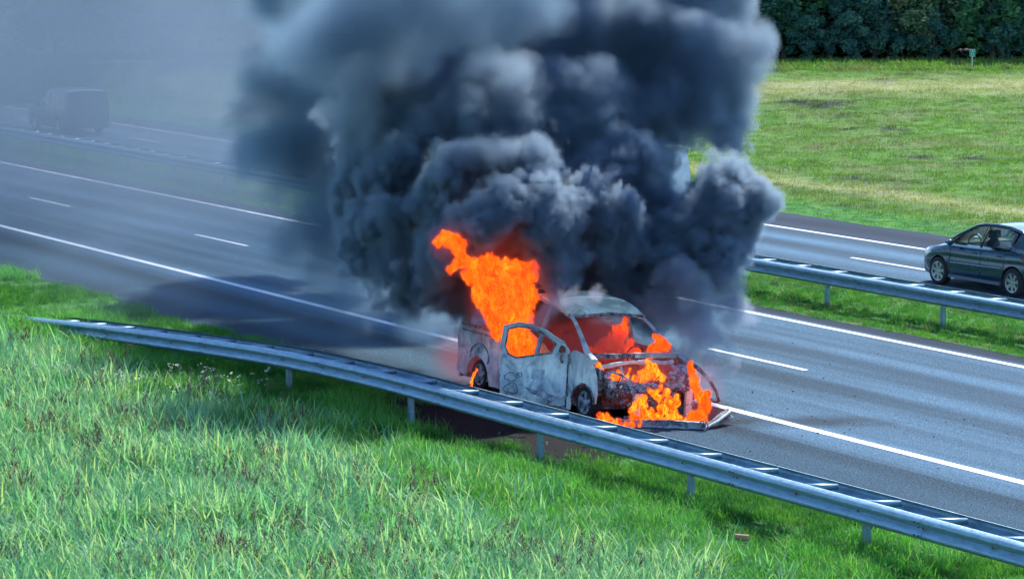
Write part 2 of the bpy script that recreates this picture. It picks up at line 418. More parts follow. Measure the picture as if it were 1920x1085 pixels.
# ---------------------------------------------------------------- grass
proto = bpy.data.collections.new('grass_tufts')
def blade(v, f, base, az, h, w, lean, curl, seg=3):
    d = np.array([math.cos(az), math.sin(az), 0]); pr = np.array([-math.sin(az), math.cos(az), 0]); n0 = len(v); p = np.array(base, float)
    el = math.pi/2 - lean
    for i in range(seg+1):
        t = i/seg; ww = w*(1-t)**.7*.5 + .0004
        if i == seg: v.append(tuple(p))
        else: v.append(tuple(p-pr*ww)); v.append(tuple(p+pr*ww))
        p = p + (d*math.cos(el) + np.array([0, 0, 1])*math.sin(el))*h/seg; el -= curl/seg
    for i in range(seg-1): a = n0+2*i; f.append((a, a+1, a+3, a+2))
    a = n0+2*(seg-1); f.append((a, a+1, a+2))
def tuft(name, nb, h, w, spread, mats, lean=(.05, .5), curl=(.3, 1.4), seg=3, extra=None):
    v = []; f = []
    for _ in range(nb):
        a = random.uniform(0, 2*math.pi); r_ = spread*math.sqrt(random.random())
        blade(v, f, (r_*math.cos(a), r_*math.sin(a), -.02), random.uniform(0, 2*math.pi), h*random.uniform(.55, 1.2), w*random.uniform(.6, 1.3), random.uniform(*lean), random.uniform(*curl), seg)
    o = meshobj(name, v, f, mats, link=False)
    if extra: extra(o)
    proto.objects.link(o); return o
m_blade = leaf_material('short grass blades', None, .45)
m_blade2 = leaf_material('lush grass blades', [(0, (.025, .17, .030)), (.5, (.085, .36, .055)), (1, (.22, .47, .09))], .5)
m_reed = leaf_material('reed leaves', [(0, (.08, .30, .18)), (.4, (.22, .50, .32)), (.75, (.38, .60, .38)), (1, (.46, .52, .28))], .45)
m_straw = leaf_material('dry stems', [(0, (.20, .17, .10)), (.5, (.30, .27, .15)), (1, (.16, .12, .09))], .25, False)
m_plume = leaf_material('reed plumes', [(0, (.060, .045, .050)), (.5, (.10, .075, .065)), (1, (.13, .10, .08))], .2, False)
m_flower = simple('white petals', (.75, .72, .68), .6)
for i in range(3): tuft('grass_a%d' % i, 26, .20, .011, .16, m_blade)                     # 0-2 short
for i in range(3): tuft('grass_b%d' % i, 30, .38, .013, .18, m_blade2, (.05, .6), (.4, 1.9))   # 3-5 lush
for i in range(4): tuft('reed_c%d' % i, 11, .72, .036, .20, m_reed, (.1, .95), (.3, 1.9), 4)    # 6-9 reed leaves
def reed_plume(i):
    v = []; f = []
    for _ in range(3):
        bx, by = random.uniform(-.15, .15), random.uniform(-.15, .15); az = random.uniform(0, 6.28); hh = random.uniform(.6, .95)
        blade(v, f, (bx, by, 0), az, hh, .008, .1, .3, 3)
    ns = len(f); tips = [v[k] for k in range(6, len(v), 7)]
    for (tx, ty, tz) in tips:
        for _ in range(26):
            dz = random.uniform(-.20, .02); blade(v, f, (tx+random.gauss(0, .02), ty+random.gauss(0, .02), tz+dz), random.uniform(0, 6.28), random.uniform(.05, .10), .012, random.uniform(.2, 1.2), .6, 2)
    o = meshobj('reed_p%d' % i, v, f, [m_straw, m_plume], link=False)
    for k, p in enumerate(o.data.polygons): p.material_index = 0 if k < ns else 1
    proto.objects.link(o)
for i in range(2): reed_plume(i)                                                          # 10-11
def flower(i):
    v = []; f = []
    for _ in range(5):
        bx, by = random.uniform(-.15, .15), random.uniform(-.15, .15); hh = random.uniform(.3, .5); az = random.uniform(0, 6.28)
        blade(v, f, (bx, by, 0), az, hh, .006, .1, .2, 2)
    ns = len(f); tips = [v[k] for k in range(4, len(v), 5)]
    for t in tips:
        for _ in range(7): blade(v, f, (t[0]+random.gauss(0, .025), t[1]+random.gauss(0, .025), t[2]+random.gauss(0, .015)), random.uniform(0, 6.28), .028, .024, 1.2, .2, 2)
    o = meshobj('reed_w%d' % i, v, f, [m_straw, m_flower], link=False)
    for k, p in enumerate(o.data.polygons): p.material_index = 0 if k < ns else 1
    proto.objects.link(o)
for i in range(2): flower(i)                                                              # 12-13
for i in range(3): tuft('tuft_d%d' % i, 9, .24, .030, .30, m_blade, (.1, .9), (.3, 1.2), 2)   # 14-16 far tufts (broad, few)
tuft('tuft_e0', 8, .30, .02, .2, m_straw, (.2, 1.1), (.2, 1.0), 2)                        # 17 dry
names = sorted(o.name for o in proto.objects)   # collection info lists them by name
def pidx(prefix): return [i for i, n in enumerate(names) if n.startswith(prefix)]
def scatter(name, label, cat, pts, idx, scl, mat):
    pts = np.asarray(pts, float); n = len(pts)
    me = bpy.data.meshes.new(name); me.vertices.add(n); me.vertices.foreach_set('co', pts.ravel().astype(np.float32))
    for nm, ty, arr in (('pick', 'INT', np.asarray(idx, np.int32)), ('size', 'FLOAT', np.asarray(scl, np.float32)), ('turn', 'FLOAT', rng.uniform(0, 6.28, n).astype(np.float32))):
        me.attributes.new(nm, ty, 'POINT').data.foreach_set('value', arr)
    me.materials.append(mat)
    o = bpy.data.objects.new(name, me); COL.objects.link(o); tag(o, label, cat, kind='stuff')
    ng = bpy.data.node_groups.new(name, 'GeometryNodeTree'); L = ng.links
    ng.interface.new_socket('Geometry', in_out='INPUT', socket_type='NodeSocketGeometry')
    ng.interface.new_socket('Geometry', in_out='OUTPUT', socket_type='NodeSocketGeometry')
    gi = ng.nodes.new('NodeGroupInput'); go = ng.nodes.new('NodeGroupOutput')
    ci = ng.nodes.new('GeometryNodeCollectionInfo'); ci.inputs['Collection'].default_value = proto
    ci.inputs['Separate Children'].default_value = True; ci.inputs['Reset Children'].default_value = True
    ip = ng.nodes.new('GeometryNodeInstanceOnPoints'); ip.inputs['Pick Instance'].default_value = True
    def att(nm, ty):
        a = ng.nodes.new('GeometryNodeInputNamedAttribute'); a.data_type = ty; a.inputs[0].default_value = nm; return a.outputs[0]
    cr = ng.nodes.new('ShaderNodeCombineXYZ'); L.new(att('turn', 'FLOAT'), cr.inputs[2])
    mp = ng.nodes.new('GeometryNodeMeshToPoints')
    L.new(gi.outputs[0], mp.inputs[0]); L.new(mp.outputs[0], ip.inputs['Points']); L.new(ci.outputs[0], ip.inputs['Instance'])
    L.new(att('pick', 'INT'), ip.inputs['Instance Index']); L.new(cr.outputs[0], ip.inputs['Rotation']); L.new(att('size', 'FLOAT'), ip.inputs['Scale'])
    L.new(ip.outputs[0], go.inputs[0])
    md = o.modifiers.new('blades', 'NODES'); md.node_group = ng
    return o
def rD_to_XY(r_, D): return r_*RT.x + D*FW.x, r_*RT.y + D*FW.y
def vnoise(X, Y, s, o=0): return np.array([mnoise.noise((x*s+o, y*s, o)) for x, y in zip(X, Y)])
bc = gpt(905, 800)
def unburnt(X, Y):
    v = np.sqrt(((X-bc.x)/3.9)**2 + ((Y-bc.y)/1.35)**2) + .75*vnoise(X, Y, 1.1, 7); return v + .25*rng.uniform(-1, 1, len(X)) > .92
# foreground
n = 60000
D = np.where(rng.uniform(0, 1, n) < .68, rng.uniform(33, 55, n), rng.uniform(53, 74, n)); r_ = rng.uniform(-1, 1, n)*(.178*D+.8); X, Y = rD_to_XY(r_, D)
ok = (Y < edge_near(X)+rng.uniform(-.12, .10, n)) & unburnt(X, Y)
X, Y, D, r_ = X[ok], Y[ok], D[ok], r_[ok]
gap = (vnoise(X, Y, 1.3, 21)*.6 + vnoise(X, Y, .45, 31)) > -.14
keep = gap | (rng.uniform(0, 1, len(X)) < .22); X, Y, D, r_ = X[keep], Y[keep], D[keep], r_[keep]
nz = vnoise(X, Y, .35, 3); nz2 = vnoise(X, Y, 1.1, 9)
tall = (D + nz*3.5 < 42.5 - 1.62*r_) & (Y < 21.2)
reedy = (D + nz*4 < 38.5 - 1.9*r_)
u = rng.uniform(0, 1, len(X)); pick = np.zeros(len(X), int); sc = np.ones(len(X))
A, B, C_, P_, W_ = pidx('grass_a'), pidx('grass_b'), pidx('reed_c'), pidx('reed_p'), pidx('reed_w')
for i in range(len(X)):
    if tall[i]:
        if u[i] < (.60 if reedy[i] else .22): pick[i] = random.choice(C_); sc[i] = random.uniform(.4, 1.1) if reedy[i] else random.uniform(.4, .8)
        elif reedy[i] and u[i] < .68 and nz2[i] > .20: pick[i] = random.choice(P_); sc[i] = random.uniform(.6, 1.0)
        elif u[i] > .965: pick[i] = pidx('tuft_e')[0]; sc[i] = random.uniform(.8, 1.5)
        else: pick[i] = random.choice(B); sc[i] = random.uniform(.55, 1.05)
    else:
        pick[i] = random.choice(B if nz[i] + (22.5-Y[i])*.15 > .05 else A); sc[i] = random.uniform(.55, 1.1)*(1.0 if Y[i] < 22 else .95)
fl = (np.hypot((r_+5.6)/2.3, (D-51.2)/3.0) + nz*.5 < 1) & (u > .975)
for i in np.where(fl)[0]: pick[i] = random.choice(W_); sc[i] = random.uniform(.6, 1)
scatter('tall_grass', 'bright green grass and reeds filling the front left slope below the guard rail', 'grass',
        np.stack([X, Y, ground_z(X, Y)], 1), pick, sc, m_blade2)
# grass strip between the carriageways
n = 20000
X = rng.uniform(-125, -32, n); Y = rng.uniform(35.9, 40.7, n); eg_v = np.array([eg(x) for x in X]); ok = (Y > eg_v-.03) & (Y < 40.6)
X, Y = X[ok], Y[ok]
scatter('median_grass', 'short patchy grass on the strip under the middle guard rail', 'grass', np.stack([X, Y, ground_z(X, Y)], 1),
        rng.choice(A + pidx('tuft_e')[:1] + A, len(X)), rng.uniform(.4, .85, len(X)), m_blade)
# the mown bank
n = 60000
D = 60 + 80*rng.uniform(0, 1, n)**.8; r_ = rng.uniform(-1, 1, n)*(.178*D+1.5); X, Y = rD_to_XY(r_, D)
ok = (Y > np.array([fe(x) for x in X])+.02) & (D < TREE_D-.5)
X, Y, D, r_ = X[ok], Y[ok], D[ok], r_[ok]
nz = vnoise(X, Y, .5, 5)
E_ = pidx('tuft_d'); pick = rng.choice(E_, len(X)); dry = (nz > .28) & (rng.uniform(0, 1, len(X)) < .5); pick[dry] = pidx('tuft_e')[0]
sc = rng.uniform(.35, .8, len(X))*np.where(D > 131, 1.9, 1.0)*np.where(Y < 50.5, .6, 1)
scatter('bank_grass', 'mown grass with straw on the far bank below the trees', 'grass', np.stack([X, Y, ground_z(X, Y)], 1), pick, sc, m_blade)

# ---------------------------------------------------------------- trees beyond the bank
m_bark = simple('bark', (.16, .15, .13), .9, 0, .4, 6)
def tree_leaf(name, lo, mid, hi):
    m = new_mat(name); nt = m.node_tree; nt.nodes.remove(nt.nodes['Principled BSDF']); out = nt.nodes['Material Output']
    oc = objcoord(nt); f = noise(nt, oc, 1.1, 4, .6); f2 = noise(nt, oc, 9, 2, .6)
    c = ramp(nt, mth(nt, 'ADD', mth(nt, 'MULTIPLY', f, .6), mth(nt, 'MULTIPLY', f2, .4)), [(.35, lo), (.5, mid), (.66, hi)]).outputs[0]
    d = nt.nodes.new('ShaderNodeBsdfDiffuse'); t_ = nt.nodes.new('ShaderNodeBsdfTranslucent'); nt.links.new(c, d.inputs[0]); nt.links.new(c, t_.inputs[0])
    m1 = nt.nodes.new('ShaderNodeMixShader'); m1.inputs[0].default_value = .35
    nt.links.new(d.outputs[0], m1.inputs[1]); nt.links.new(t_.outputs[0], m1.inputs[2]); nt.links.new(m1.outputs[0], out.inputs[0]); return m
m_lf = [tree_leaf('tree foliage dark', (.030, .095, .095), (.070, .19, .15), (.15, .30, .20)),
        tree_leaf('tree foliage olive', (.07, .15, .09), (.19, .30, .15), (.46, .52, .28)),
        tree_leaf('tree foliage green', (.045, .14, .08), (.10, .28, .13), (.22, .44, .18))]
def crown_mesh(rad, hgt, zlow, nl, nclump, leaf, m):
    g = np.random.default_rng(nl+int(rad*100)+int(hgt*10))
    cl = []
    while len(cl) < nclump:
        p = g.uniform(-1, 1, 3)
        if .25 < np.linalg.norm(p) < 1: cl.append(p)
    cl = np.array(cl); cr = g.uniform(.12, .30, nclump)
    k = g.integers(0, nclump, nl); dirs = g.normal(size=(nl, 3)); dirs /= np.linalg.norm(dirs, axis=1)[:, None]
    pc = cl[k] + dirs*(cr[k]*g.uniform(.55, 1.05, nl))[:, None]
    c = pc*np.array([rad, rad, hgt/2]) + np.array([0, 0, zlow+hgt/2]); c[:, 2] = np.maximum(c[:, 2], .05)
    a = g.normal(size=(nl, 3)); a /= np.linalg.norm(a, axis=1)[:, None]; b_ = np.cross(a, g.normal(size=(nl, 3))); b_ /= np.linalg.norm(b_, axis=1)[:, None]
    s_ = (leaf*g.uniform(.6, 1.5, nl))[:, None]
    v = np.concatenate([c-a*s_*.5, c+b_*s_*.32, c+a*s_*.5, c-b_*s_*.32], 0)
    i = np.arange(nl); f = np.stack([i, i+nl, i+2*nl, i+3*nl], 1)
    me = bpy.data.meshes.new('crown'); me.from_pydata(v.tolist(), [], f.tolist()); me.materials.append(m); return me
def trunk_mesh(h, rr, lean, forks):
    m = MB(); pts = [(0, 0, -.3), (lean*.2, 0, h*.3), (lean*.6, .05*h*.2, h*.65), (lean, .1, h)]
    m.tube(pts, [rr, rr*.8, rr*.55, rr*.2], 7)
    for k in range(forks):
        a = k*2.4+.5; z = h*(.15+.1*k); d = h*.35
        m.tube([(lean*.2, 0, z), (lean*.2+math.cos(a)*d*.4, math.sin(a)*d*.4, z+d*.5), (lean*.2+math.cos(a)*d*.8, math.sin(a)*d*.8, z+d)], [rr*.5, rr*.35, rr*.12], 5)
    me = bpy.data.meshes.new('trunk'); me.from_pydata([tuple(v) for v in m.v], [], m.f); me.materials.append(m_bark)
    return me
VAR = [(crown_mesh(2.3, 7.5, .3, 9000, 60, .24, m_lf[0]), trunk_mesh(6, .13, .3, 4)),
       (crown_mesh(2.7, 6.5, .1, 9000, 70, .22, m_lf[1]), trunk_mesh(5.2, .10, -.5, 5)),
       (crown_mesh(2.5, 8.5, .2, 10000, 60, .26, m_lf[2]), trunk_mesh(7, .15, .2, 4)),
       (crown_mesh(1.5, 2.6, -.2, 3800, 36, .17, m_lf[0]), trunk_mesh(1.6, .05, .1, 5))]
front = [(1395, 0, 'tree at the smoke edge of the far tree row, dark blue-green and dense'), (1470, 2, 'dark leafy tree just right of the smoke in the far tree row'),
         (1555, 0, 'dense dark tree third from the smoke in the far tree row'), (1640, 0, 'dark tree left of the pale olive tree in the far tree row'),
         (1715, 1, 'pale olive tree with lighter leaf clumps in the middle of the far tree row'), (1785, 0, 'dark thin-stemmed tree just left of the small green post sign'),
         (1860, 2, 'bright green bushy tree behind and right of the small green post sign'), (1940, 2, 'green tree cut by the right picture edge in the far tree row')]
def add_tree(px, D, k, label, sc=1.0, grp='trees along the top of the far bank'):
    q = RT*((px-960)/FOC*(D*.993+.8)) + FW*D; z = float(ground_z(q.x, q.y))
    e = empty('tree', (q.x, q.y, z), random.uniform(0, 6.28)); e.scale = (sc, sc, sc*(.62 if k < 3 else 1)); tag(e, label, 'tree', grp)
    for nm, me in (('trunk', VAR[k][1]), ('crown', VAR[k][0])):
        o = bpy.data.objects.new(nm, me); COL.objects.link(o); o.parent = e
    return e
for i, (px, k, lb) in enumerate(front): add_tree(px, TREE_D + 2.2 + (i % 3)*.7, k, lb, 1.0 + .08*((i*7) % 3))
for i in range(15): add_tree(1340 - i*95, TREE_D + 3 + (i % 3), (0, 2, 1)[i % 3], 'tree of the far row hidden behind or veiled by the smoke')
for i in range(17): add_tree(1990 - i*110, TREE_D + 7 + (i % 2)*1.5, (2, 0)[i % 2], 'tall tree in the second row behind the far front trees', 1.25, 'second row of far trees')
for i in range(12): add_tree(1975 - i*150, TREE_D + 12, (0, 2)[i % 2], 'tree deep in the dark wood behind the far bank', 1.5, 'third row of far trees')
BUSH = [(1420, 'low dark bush at the wood edge, nearest the smoke'), (1510, 'low dark bush at the wood edge, second from the smoke'), (1600, 'low dark bush under the wood edge, between the smoke and the pale olive tree'),
        (1680, 'low bush below the pale olive tree'), (1750, 'low dark bush left of the small green post sign'), (1880, 'low green bush right of the small green post sign')]
for i in range(26):
    e = add_tree(1960 - i*42, TREE_D + 4.5 + 1.5*(i % 2), 3, 'dark undergrowth between the trunks of the far wood', 1.35, 'undergrowth in the far wood'); e.name = 'bush'; e['category'] = 'bush'
for i, (px, lb) in enumerate(BUSH):
    e = add_tree(px, TREE_D + .9 + .3*(i % 2), 3, lb, .8+.12*(i % 3), 'low bushes at the wood edge'); e.name = 'bush'; e['category'] = 'bush'
# ---------------------------------------------------------------- panel tools
def panel(outline, fn, th=.02, holes=(), res=.09, jag=0.0, flip=False):
    """flat outline (u,v) with holes, filled with a fine mesh and bent into place by fn(u,v)->(point, normal); returns verts, faces"""
    def dens(loop):
        out = []
        for i in range(len(loop)):
            a = Vector(loop[i]); b_ = Vector(loop[(i+1) % len(loop)]); n = max(1, int((b_-a).length/res))
            for k in range(n):
                p = a.lerp(b_, k/n)
                if jag: p += Vector((random.uniform(-jag, jag), random.uniform(-jag, jag)))
                out.append(p)
        return out
    loops = [dens(outline)] + [dens(h) for h in holes]
    pts = []; edges = []
    for lp in loops:
        n0 = len(pts); pts += lp; edges += [(n0+i, n0+(i+1) % len(lp)) for i in range(len(lp))]
    def inside(p, lp):
        c = False; j = len(lp)-1
        for i in range(len(lp)):
            if ((lp[i][1] > p[1]) != (lp[j][1] > p[1])) and p[0] < (lp[j][0]-lp[i][0])*(p[1]-lp[i][1])/(lp[j][1]-lp[i][1]+1e-12)+lp[i][0]: c = not c
            j = i
        return c
    us = [p[0] for p in loops[0]]; vs_ = [p[1] for p in loops[0]]
    u = min(us)+res*.5
    while u < max(us):
        v = min(vs_)+res*.5
        while v < max(vs_):
            p = Vector((u+random.uniform(-.01, .01), v+random.uniform(-.01, .01)))
            if inside(p, loops[0]) and not any(inside(p, h) for h in loops[1:]): pts.append(p)
            v += res
        u += res
    V, E_, F, *_ = delaunay_2d_cdt(pts, edges, [], 0, 1e-5)
    tris = []
    for f in F:
        c = sum((V[i] for i in f), Vector((0, 0)))/len(f)
        if inside(c, loops[0]) and not any(inside(c, h) for h in loops[1:]): tris.append(tuple(f))
    P = [fn(p[0], p[1]) for p in V]; n = len(P)
    top = [a for a, nn in P]; bot = [Vector(a)-Vector(nn)*th for a, nn in P]
    fs = [t for t in tris] + [tuple(i+n for i in t[::-1]) for t in tris]
    cnt = {}
    for t in tris:
        for a, b_ in zip(t, t[1:]+t[:1]): cnt[(a, b_)] = 1
    for (a, b_) in list(cnt):
        if (b_, a) not in cnt: fs.append((b_, a, a+n, b_+n))
    return top+bot, fs
def arc(cx, cz, r, a0, a1, n=10): return [(cx+r*math.cos(R(a0+(a1-a0)*i/n)), cz+r*math.sin(R(a0+(a1-a0)*i/n))) for i in range(n+1)]

# ---------------------------------------------------------------- burnt van
def burnt(name, pal, ash=.5, rust=.3, rough=.75, scale=2.2, soot=0.0):
    m = new_mat(name); nt = m.node_tree; b = nt.nodes['Principled BSDF']; oc = objcoord(nt)
    w = noise(nt, scaled(nt, oc, (1, 1, .7)), scale, 6, .6, 1.2); w2 = noise(nt, oc, scale*2.7, 5, .65, .6); w3 = noise(nt, scaled(nt, oc, (3, 3, .5)), scale, 4, .6)
    c = ramp(nt, w, [(.30, pal[0]), (.43, pal[1]), (.55, pal[2]), (.68, pal[3])]).outputs[0]
    c = mixc(nt, ramp(nt, w2, [(.52, G(0)), (.56, G(ash)), (.60, G(ash*.3))]).outputs[0], c, (.62, .66, .66))
    c = mixc(nt, ramp(nt, w2, [(.30, G(1)), (.38, G(0))]).outputs[0], c, (.025, .028, .035))
    c = mixc(nt, ramp(nt, w3, [(.55, G(0)), (.70, G(rust))]).outputs[0], c, (.22, .12, .07))
    sz = nt.nodes.new('ShaderNodeSeparateXYZ'); nt.links.new(oc, sz.inputs[0])
    up = mth(nt, 'MULTIPLY', mth(nt, 'ADD', mth(nt, 'SUBTRACT', sz.outputs[2], .62), mth(nt, 'MULTIPLY', mth(nt, 'SUBTRACT', noise(nt, scaled(nt, oc, (2, 2, .6)), 2.5, 5, .65), .5), 1.3)), 2.2, clamp=True)
    if soot: c = mixc(nt, mth(nt, 'MULTIPLY', up, soot), c, (.15, .175, .20))
    nt.links.new(c, b.inputs['Base Color']); b.inputs['Roughness'].default_value = rough; b.inputs['Specular IOR Level'].default_value = .35
    bump(nt, w2, .5, .02, b); return m
m_pale = burnt('scorched pale paint', [(.10, .13, .14), (.45, .55, .56), (.74, .84, .78), (.80, .86, .76)], .5, .3, soot=.55)
m_side = burnt('scorched blue grey paint', [(.05, .07, .10), (.22, .30, .38), (.46, .57, .64), (.62, .70, .72)], .6, .4, scale=3.0, soot=.6)
m_roofp = burnt('scorched roof paint', [(.22, .22, .16), (.52, .54, .40), (.76, .78, .60), (.80, .82, .68)], .25, .15, scale=1.6)
m_char = burnt('charred metal', [(.012, .013, .017), (.035, .04, .05), (.10, .11, .13), (.25, .27, .30)], .5, .5, .85, 5)
m_rust = burnt('hot rusty metal', [(.03, .02, .018), (.12, .065, .04), (.22, .13, .08), (.34, .25, .18)], .2, .6, .85, 4)
m_ash = burnt('ash grey melted plastic', [(.03, .035, .045), (.14, .17, .21), (.28, .32, .38), (.42, .46, .5)], .6, .1, .8, 6)
m_tyre = simple('burnt tyre', (.018, .018, .02), .95, 0, .5, 20, bumpv=.02)
VX, VY = -40.3, 26.1
van = empty('burning_van', (VX, VY, -.066)); van.rotation_euler = (R(-4), 0, 0); tag(van, 'burnt-out pale van in flames on the hard shoulder, bonnet gone and front door open', 'van')
def ys(z): return .97 - max(0, z-.98)**1.25*.45
def side_fn(sgn):
    def fn(x, z):
        tap = .03*max(0, (x+.9)/.5)**2
        y = (ys(z) - tap)*sgn; yy = (ys(z+.02)-tap)*sgn; n = Vector((0, .02*sgn, -(abs(yy)-abs(y)))).normalized()
        bulge = .015*math.sin(x*7+z*5)*math.sin(z*9+x*3)
        return Vector((x, y + bulge*sgn*.5, z)), Vector((0, sgn, .1)).normalized()
    return fn
def van_part(name, v, f, m, parent=None, label=None, smooth=True, split=35):
    o = meshobj(name, v, f, m, parent or van, smooth)
    if smooth: md = o.modifiers.new('edges', 'EDGE_SPLIT'); md.split_angle = R(split)
    if label: o['label'] = label
    return o
# roof with ribs and rolled front edge
def roof_fn(x, y):
    t = abs(y)/.76; z = 1.90 - .07*t**3 - .255*max(0, (x+2.75)/1.03)**2 - .02*max(0, (-x-4.6)/.5)**2
    z += .008*math.sin(x*13) * (1 if abs(y) < .6 else 0) + .006*mnoise.noise((x*3, y*3, 0))
    return Vector((x, y, z)), Vector((0, 0, 1))
v, f = panel([(-1.72, -.60), (-1.74, 0), (-1.72, .70), (-1.80, .765), (-5.1, .765), (-5.15, 0), (-5.1, -.765), (-1.84, -.765)], roof_fn, .03, [[(-3.0, -.7), (-3.0, -.25), (-4.0, -.2), (-4.3, -.7)]], .1, .004)
van_part('roof', v, f, m_roofp)
for x in (-2.35, -2.9, -3.5, -4.2):
    m = MB(); m.tube([roof_fn(x, y)[0]+Vector((0, 0, .004)) for y in (-.70, -.4, -.1, .2, .45, .7)], .014, 6); van_part('roof_rib', m.v, m.f, m_roofp)
# windscreen header and side rails
m = MB(); m.tube([(-1.73, -.66, 1.60), (-1.72, 0, 1.655), (-1.73, .72, 1.61)], .028, 8); van_part('windscreen_header', m.v, m.f, m_char)
for sg in (-1, 1):
    m = MB(); m.tube([(-1.8, sg*.72, 1.595), (-2.2, sg*.735, 1.71), (-2.75, sg*.745, 1.80), (-3.6, sg*.75, 1.81), (-5.1, sg*.75, 1.79)], [.035, .038, .04, .04, .04], 8); van_part('roof_rail', m.v, m.f, m_side)
    m = MB(); m.tube([(-.62, sg*.93, .98), (-.98, sg*.86, 1.10), (-1.30, sg*.79, 1.32), (-1.62, sg*.73, 1.52), (-1.80, sg*.70, 1.60)], [.075, .06, .042, .038, .036], 8, True, .7); van_part('windscreen_pillar', m.v, m.f, m_pale if sg < 0 else m_side)
    m = MB(); m.tube([(-2.42, sg*.95, .12), (-2.42, sg*.96, .95), (-2.40, sg*.85, 1.4), (-2.38, sg*.74, 1.74)], [.05, .05, .045, .04], 8, True, .8); van_part('door_pillar', m.v, m.f, m_side)
    m = MB(); m.tube([(-5.08, sg*.93, .15), (-5.12, sg*.95, .95), (-5.08, sg*.83, 1.45), (-5.06, sg*.74, 1.79)], .045, 8); van_part('rear_pillar', m.v, m.f, m_side)
    m = MB(); m.tube([(-1.35, sg*.93, .13), (-3.4, sg*.94, .13)], .055, 8, True, 1.3); van_part('sill', m.v, m.f, m_side)
# right front wing
arch = arc(-.87, .22, .36, 165, 15, 12)
v, f = panel([(-1.36, .10), (-1.36, 1.05), (-1.22, 1.10), (-.95, 1.07), (-.72, 1.0), (-.58, .88), (-.50, .72), (-.47, .5), (-.50, .30)] + [p for p in arch[::-1]] + [(-1.24, .10)], side_fn(-1), .025, [], .07, .004)
van_part('front_wing', v, f, m_pale, label='right front wing, pale with brown scorch marks')
m = MB(); m.tube([(-.87+.365*math.cos(R(a)), -.955, .22+.365*math.sin(R(a))) for a in range(10, 181, 14)], .022, 7); van_part('arch_lip', m.v, m.f, m_char)
m = MB(); hl = [(-.52+.09*math.cos(t)*1.0, -.93-.0*t, .66+.22*math.sin(t)) for t in [i*2*math.pi/16 for i in range(17)]]
m.tube([(x, y+.03, z) for x, y, z in hl], .024, 6, False); van_part('headlight_rim', m.v, m.f, m_char)
# right rear quarter
arch2 = arc(-4.42, .20, .39, 172, 8, 12)
v, f = panel([(-3.42, .12), (-3.42, 1.06), (-4.2, 1.10), (-5.05, 1.10), (-5.17, .9), (-5.17, .25), (-4.82, .2)] + arch2 + [(-3.99, .12)], side_fn(-1), .025, [], .08, .004)
van_part('rear_quarter', v, f, m_side)
m = MB(); m.tube([(-3.45, -.975, 1.06), (-4.3, -.965, 1.10), (-5.08, -.95, 1.11)], .026, 7); m2 = MB(); m2.tube([(-3.5, -.985, .98), (-4.3, -.985, 1.0), (-5.0, -.975, 1.01)], .014, 6)
van_part('window_rail', m.v, m.f, m_char); van_part('door_track', m2.v, m2.f, m_char)
m = MB(); m.tube([(-3.44, -.95, 1.06), (-3.40, -.84, 1.42), (-3.38, -.75, 1.80)], .035, 7); van_part('window_pillar', m.v, m.f, m_side)
# quarter recess ring stamped in the panel above the rear wheel
m = MB(); m.tube([(-4.35+.33*math.cos(R(a)), -.985, .58+.24*math.sin(R(a))) for a in range(-20, 200, 15)], .009, 6); van_part('panel_swage', m.v, m.f, m_char)
# left side
v, f = panel([(-.45, .3), (-.5, .8), (-.7, 1.0), (-1.3, 1.08), (-5.1, 1.1), (-5.17, .3), (-4.82, .2)] + arc(-4.42, .20, .39, 172, 8, 10) + [(-4.0, .12), (-1.3, .12)] + arc(-.87, .22, .37, 165, 15, 10), side_fn(1), .025, [], .1, .004)
van_part('left_side_panel', v, f, m_side)
# rear frame and doors
def rear_fn(y, z): return Vector((-5.15+.03*math.sin(y*6), y, z)), Vector((-1, 0, 0))
v, f = panel([(-.92, .2), (.92, .2), (.94, 1.0), (.76, 1.78), (-.76, 1.78), (-.94, 1.0)], rear_fn, .03, [[(-.78, 1.05), (-.68, 1.66), (-.08, 1.66), (-.08, 1.05)], [(.08, 1.05), (.08, 1.66), (.68, 1.66), (.78, 1.05)]], .12)
van_part('rear_door', v, f, m_side)
m = MB(); m.box((-2.9, 0, .20), (4.4, 1.84, .05)); van_part('floor_pan', m.v, m.f, m_char, smooth=False)
# inner yellowed panel behind the door opening, two holes burnt through
def inner_fn(x, z): return Vector((x, -.70-.10*(x+3.4), z+.0)), Vector((0, -1, 0))
v, f = panel([(-3.5, .2), (-3.5, 1.12), (-3.2, 1.22), (-2.5, 1.05), (-2.2, .9), (-2.2, .2)], inner_fn, .02,
             [[(-2.80+.05*math.cos(t), .90+.13*math.sin(t)) for t in [i*math.pi/4 for i in range(8)]], [(-2.52+.06*math.cos(t), .78+.11*math.sin(t)) for t in [i*math.pi/4 for i in range(8)]]], .08, .005)
van_part('inner_panel', v, f, burnt('yellowed inner panel', [(.25, .20, .12), (.42, .38, .24), (.55, .50, .33), (.5, .42, .25)], .2, .5), label='yellowed inner panel with two burnt holes')
# seats reduced to frames
for (x, y) in ((-2.05, -.45), (-2.05, .40), (-3.3, .35)):
    m = MB(); m.tube([(x, y-.2, .3), (x-.02, y-.2, .7), (x-.18, y-.17, 1.15), (x-.2, y-.08, 1.28), (x-.2, y+.08, 1.28), (x-.18, y+.17, 1.15), (x-.02, y+.2, .7), (x, y+.2, .3)], .022, 7)
    for z in (.5, .65, .8, .95, 1.08): m.tube([(x-.02-.2*(z-.6), y-.18, z), (x-.02-.2*(z-.6), y+.18, z)], .010, 5)
    m.box((x+.22, y, .38), (.45, .42, .08)); s_ = van_part('seat_frame', m.v, m.f, m_rust)
m = MB(); m.tube([(-1.45, .40+.17*math.cos(t), .98+.15*math.sin(t)) for t in [i*math.pi/8 for i in range(17)]], .014, 6, False); m.tube([(-1.45, .40, .98), (-1.15, .40, .8)], .02, 6); m.tube([(-1.45, .23, .98), (-1.45, .57, .98)], .012, 5)
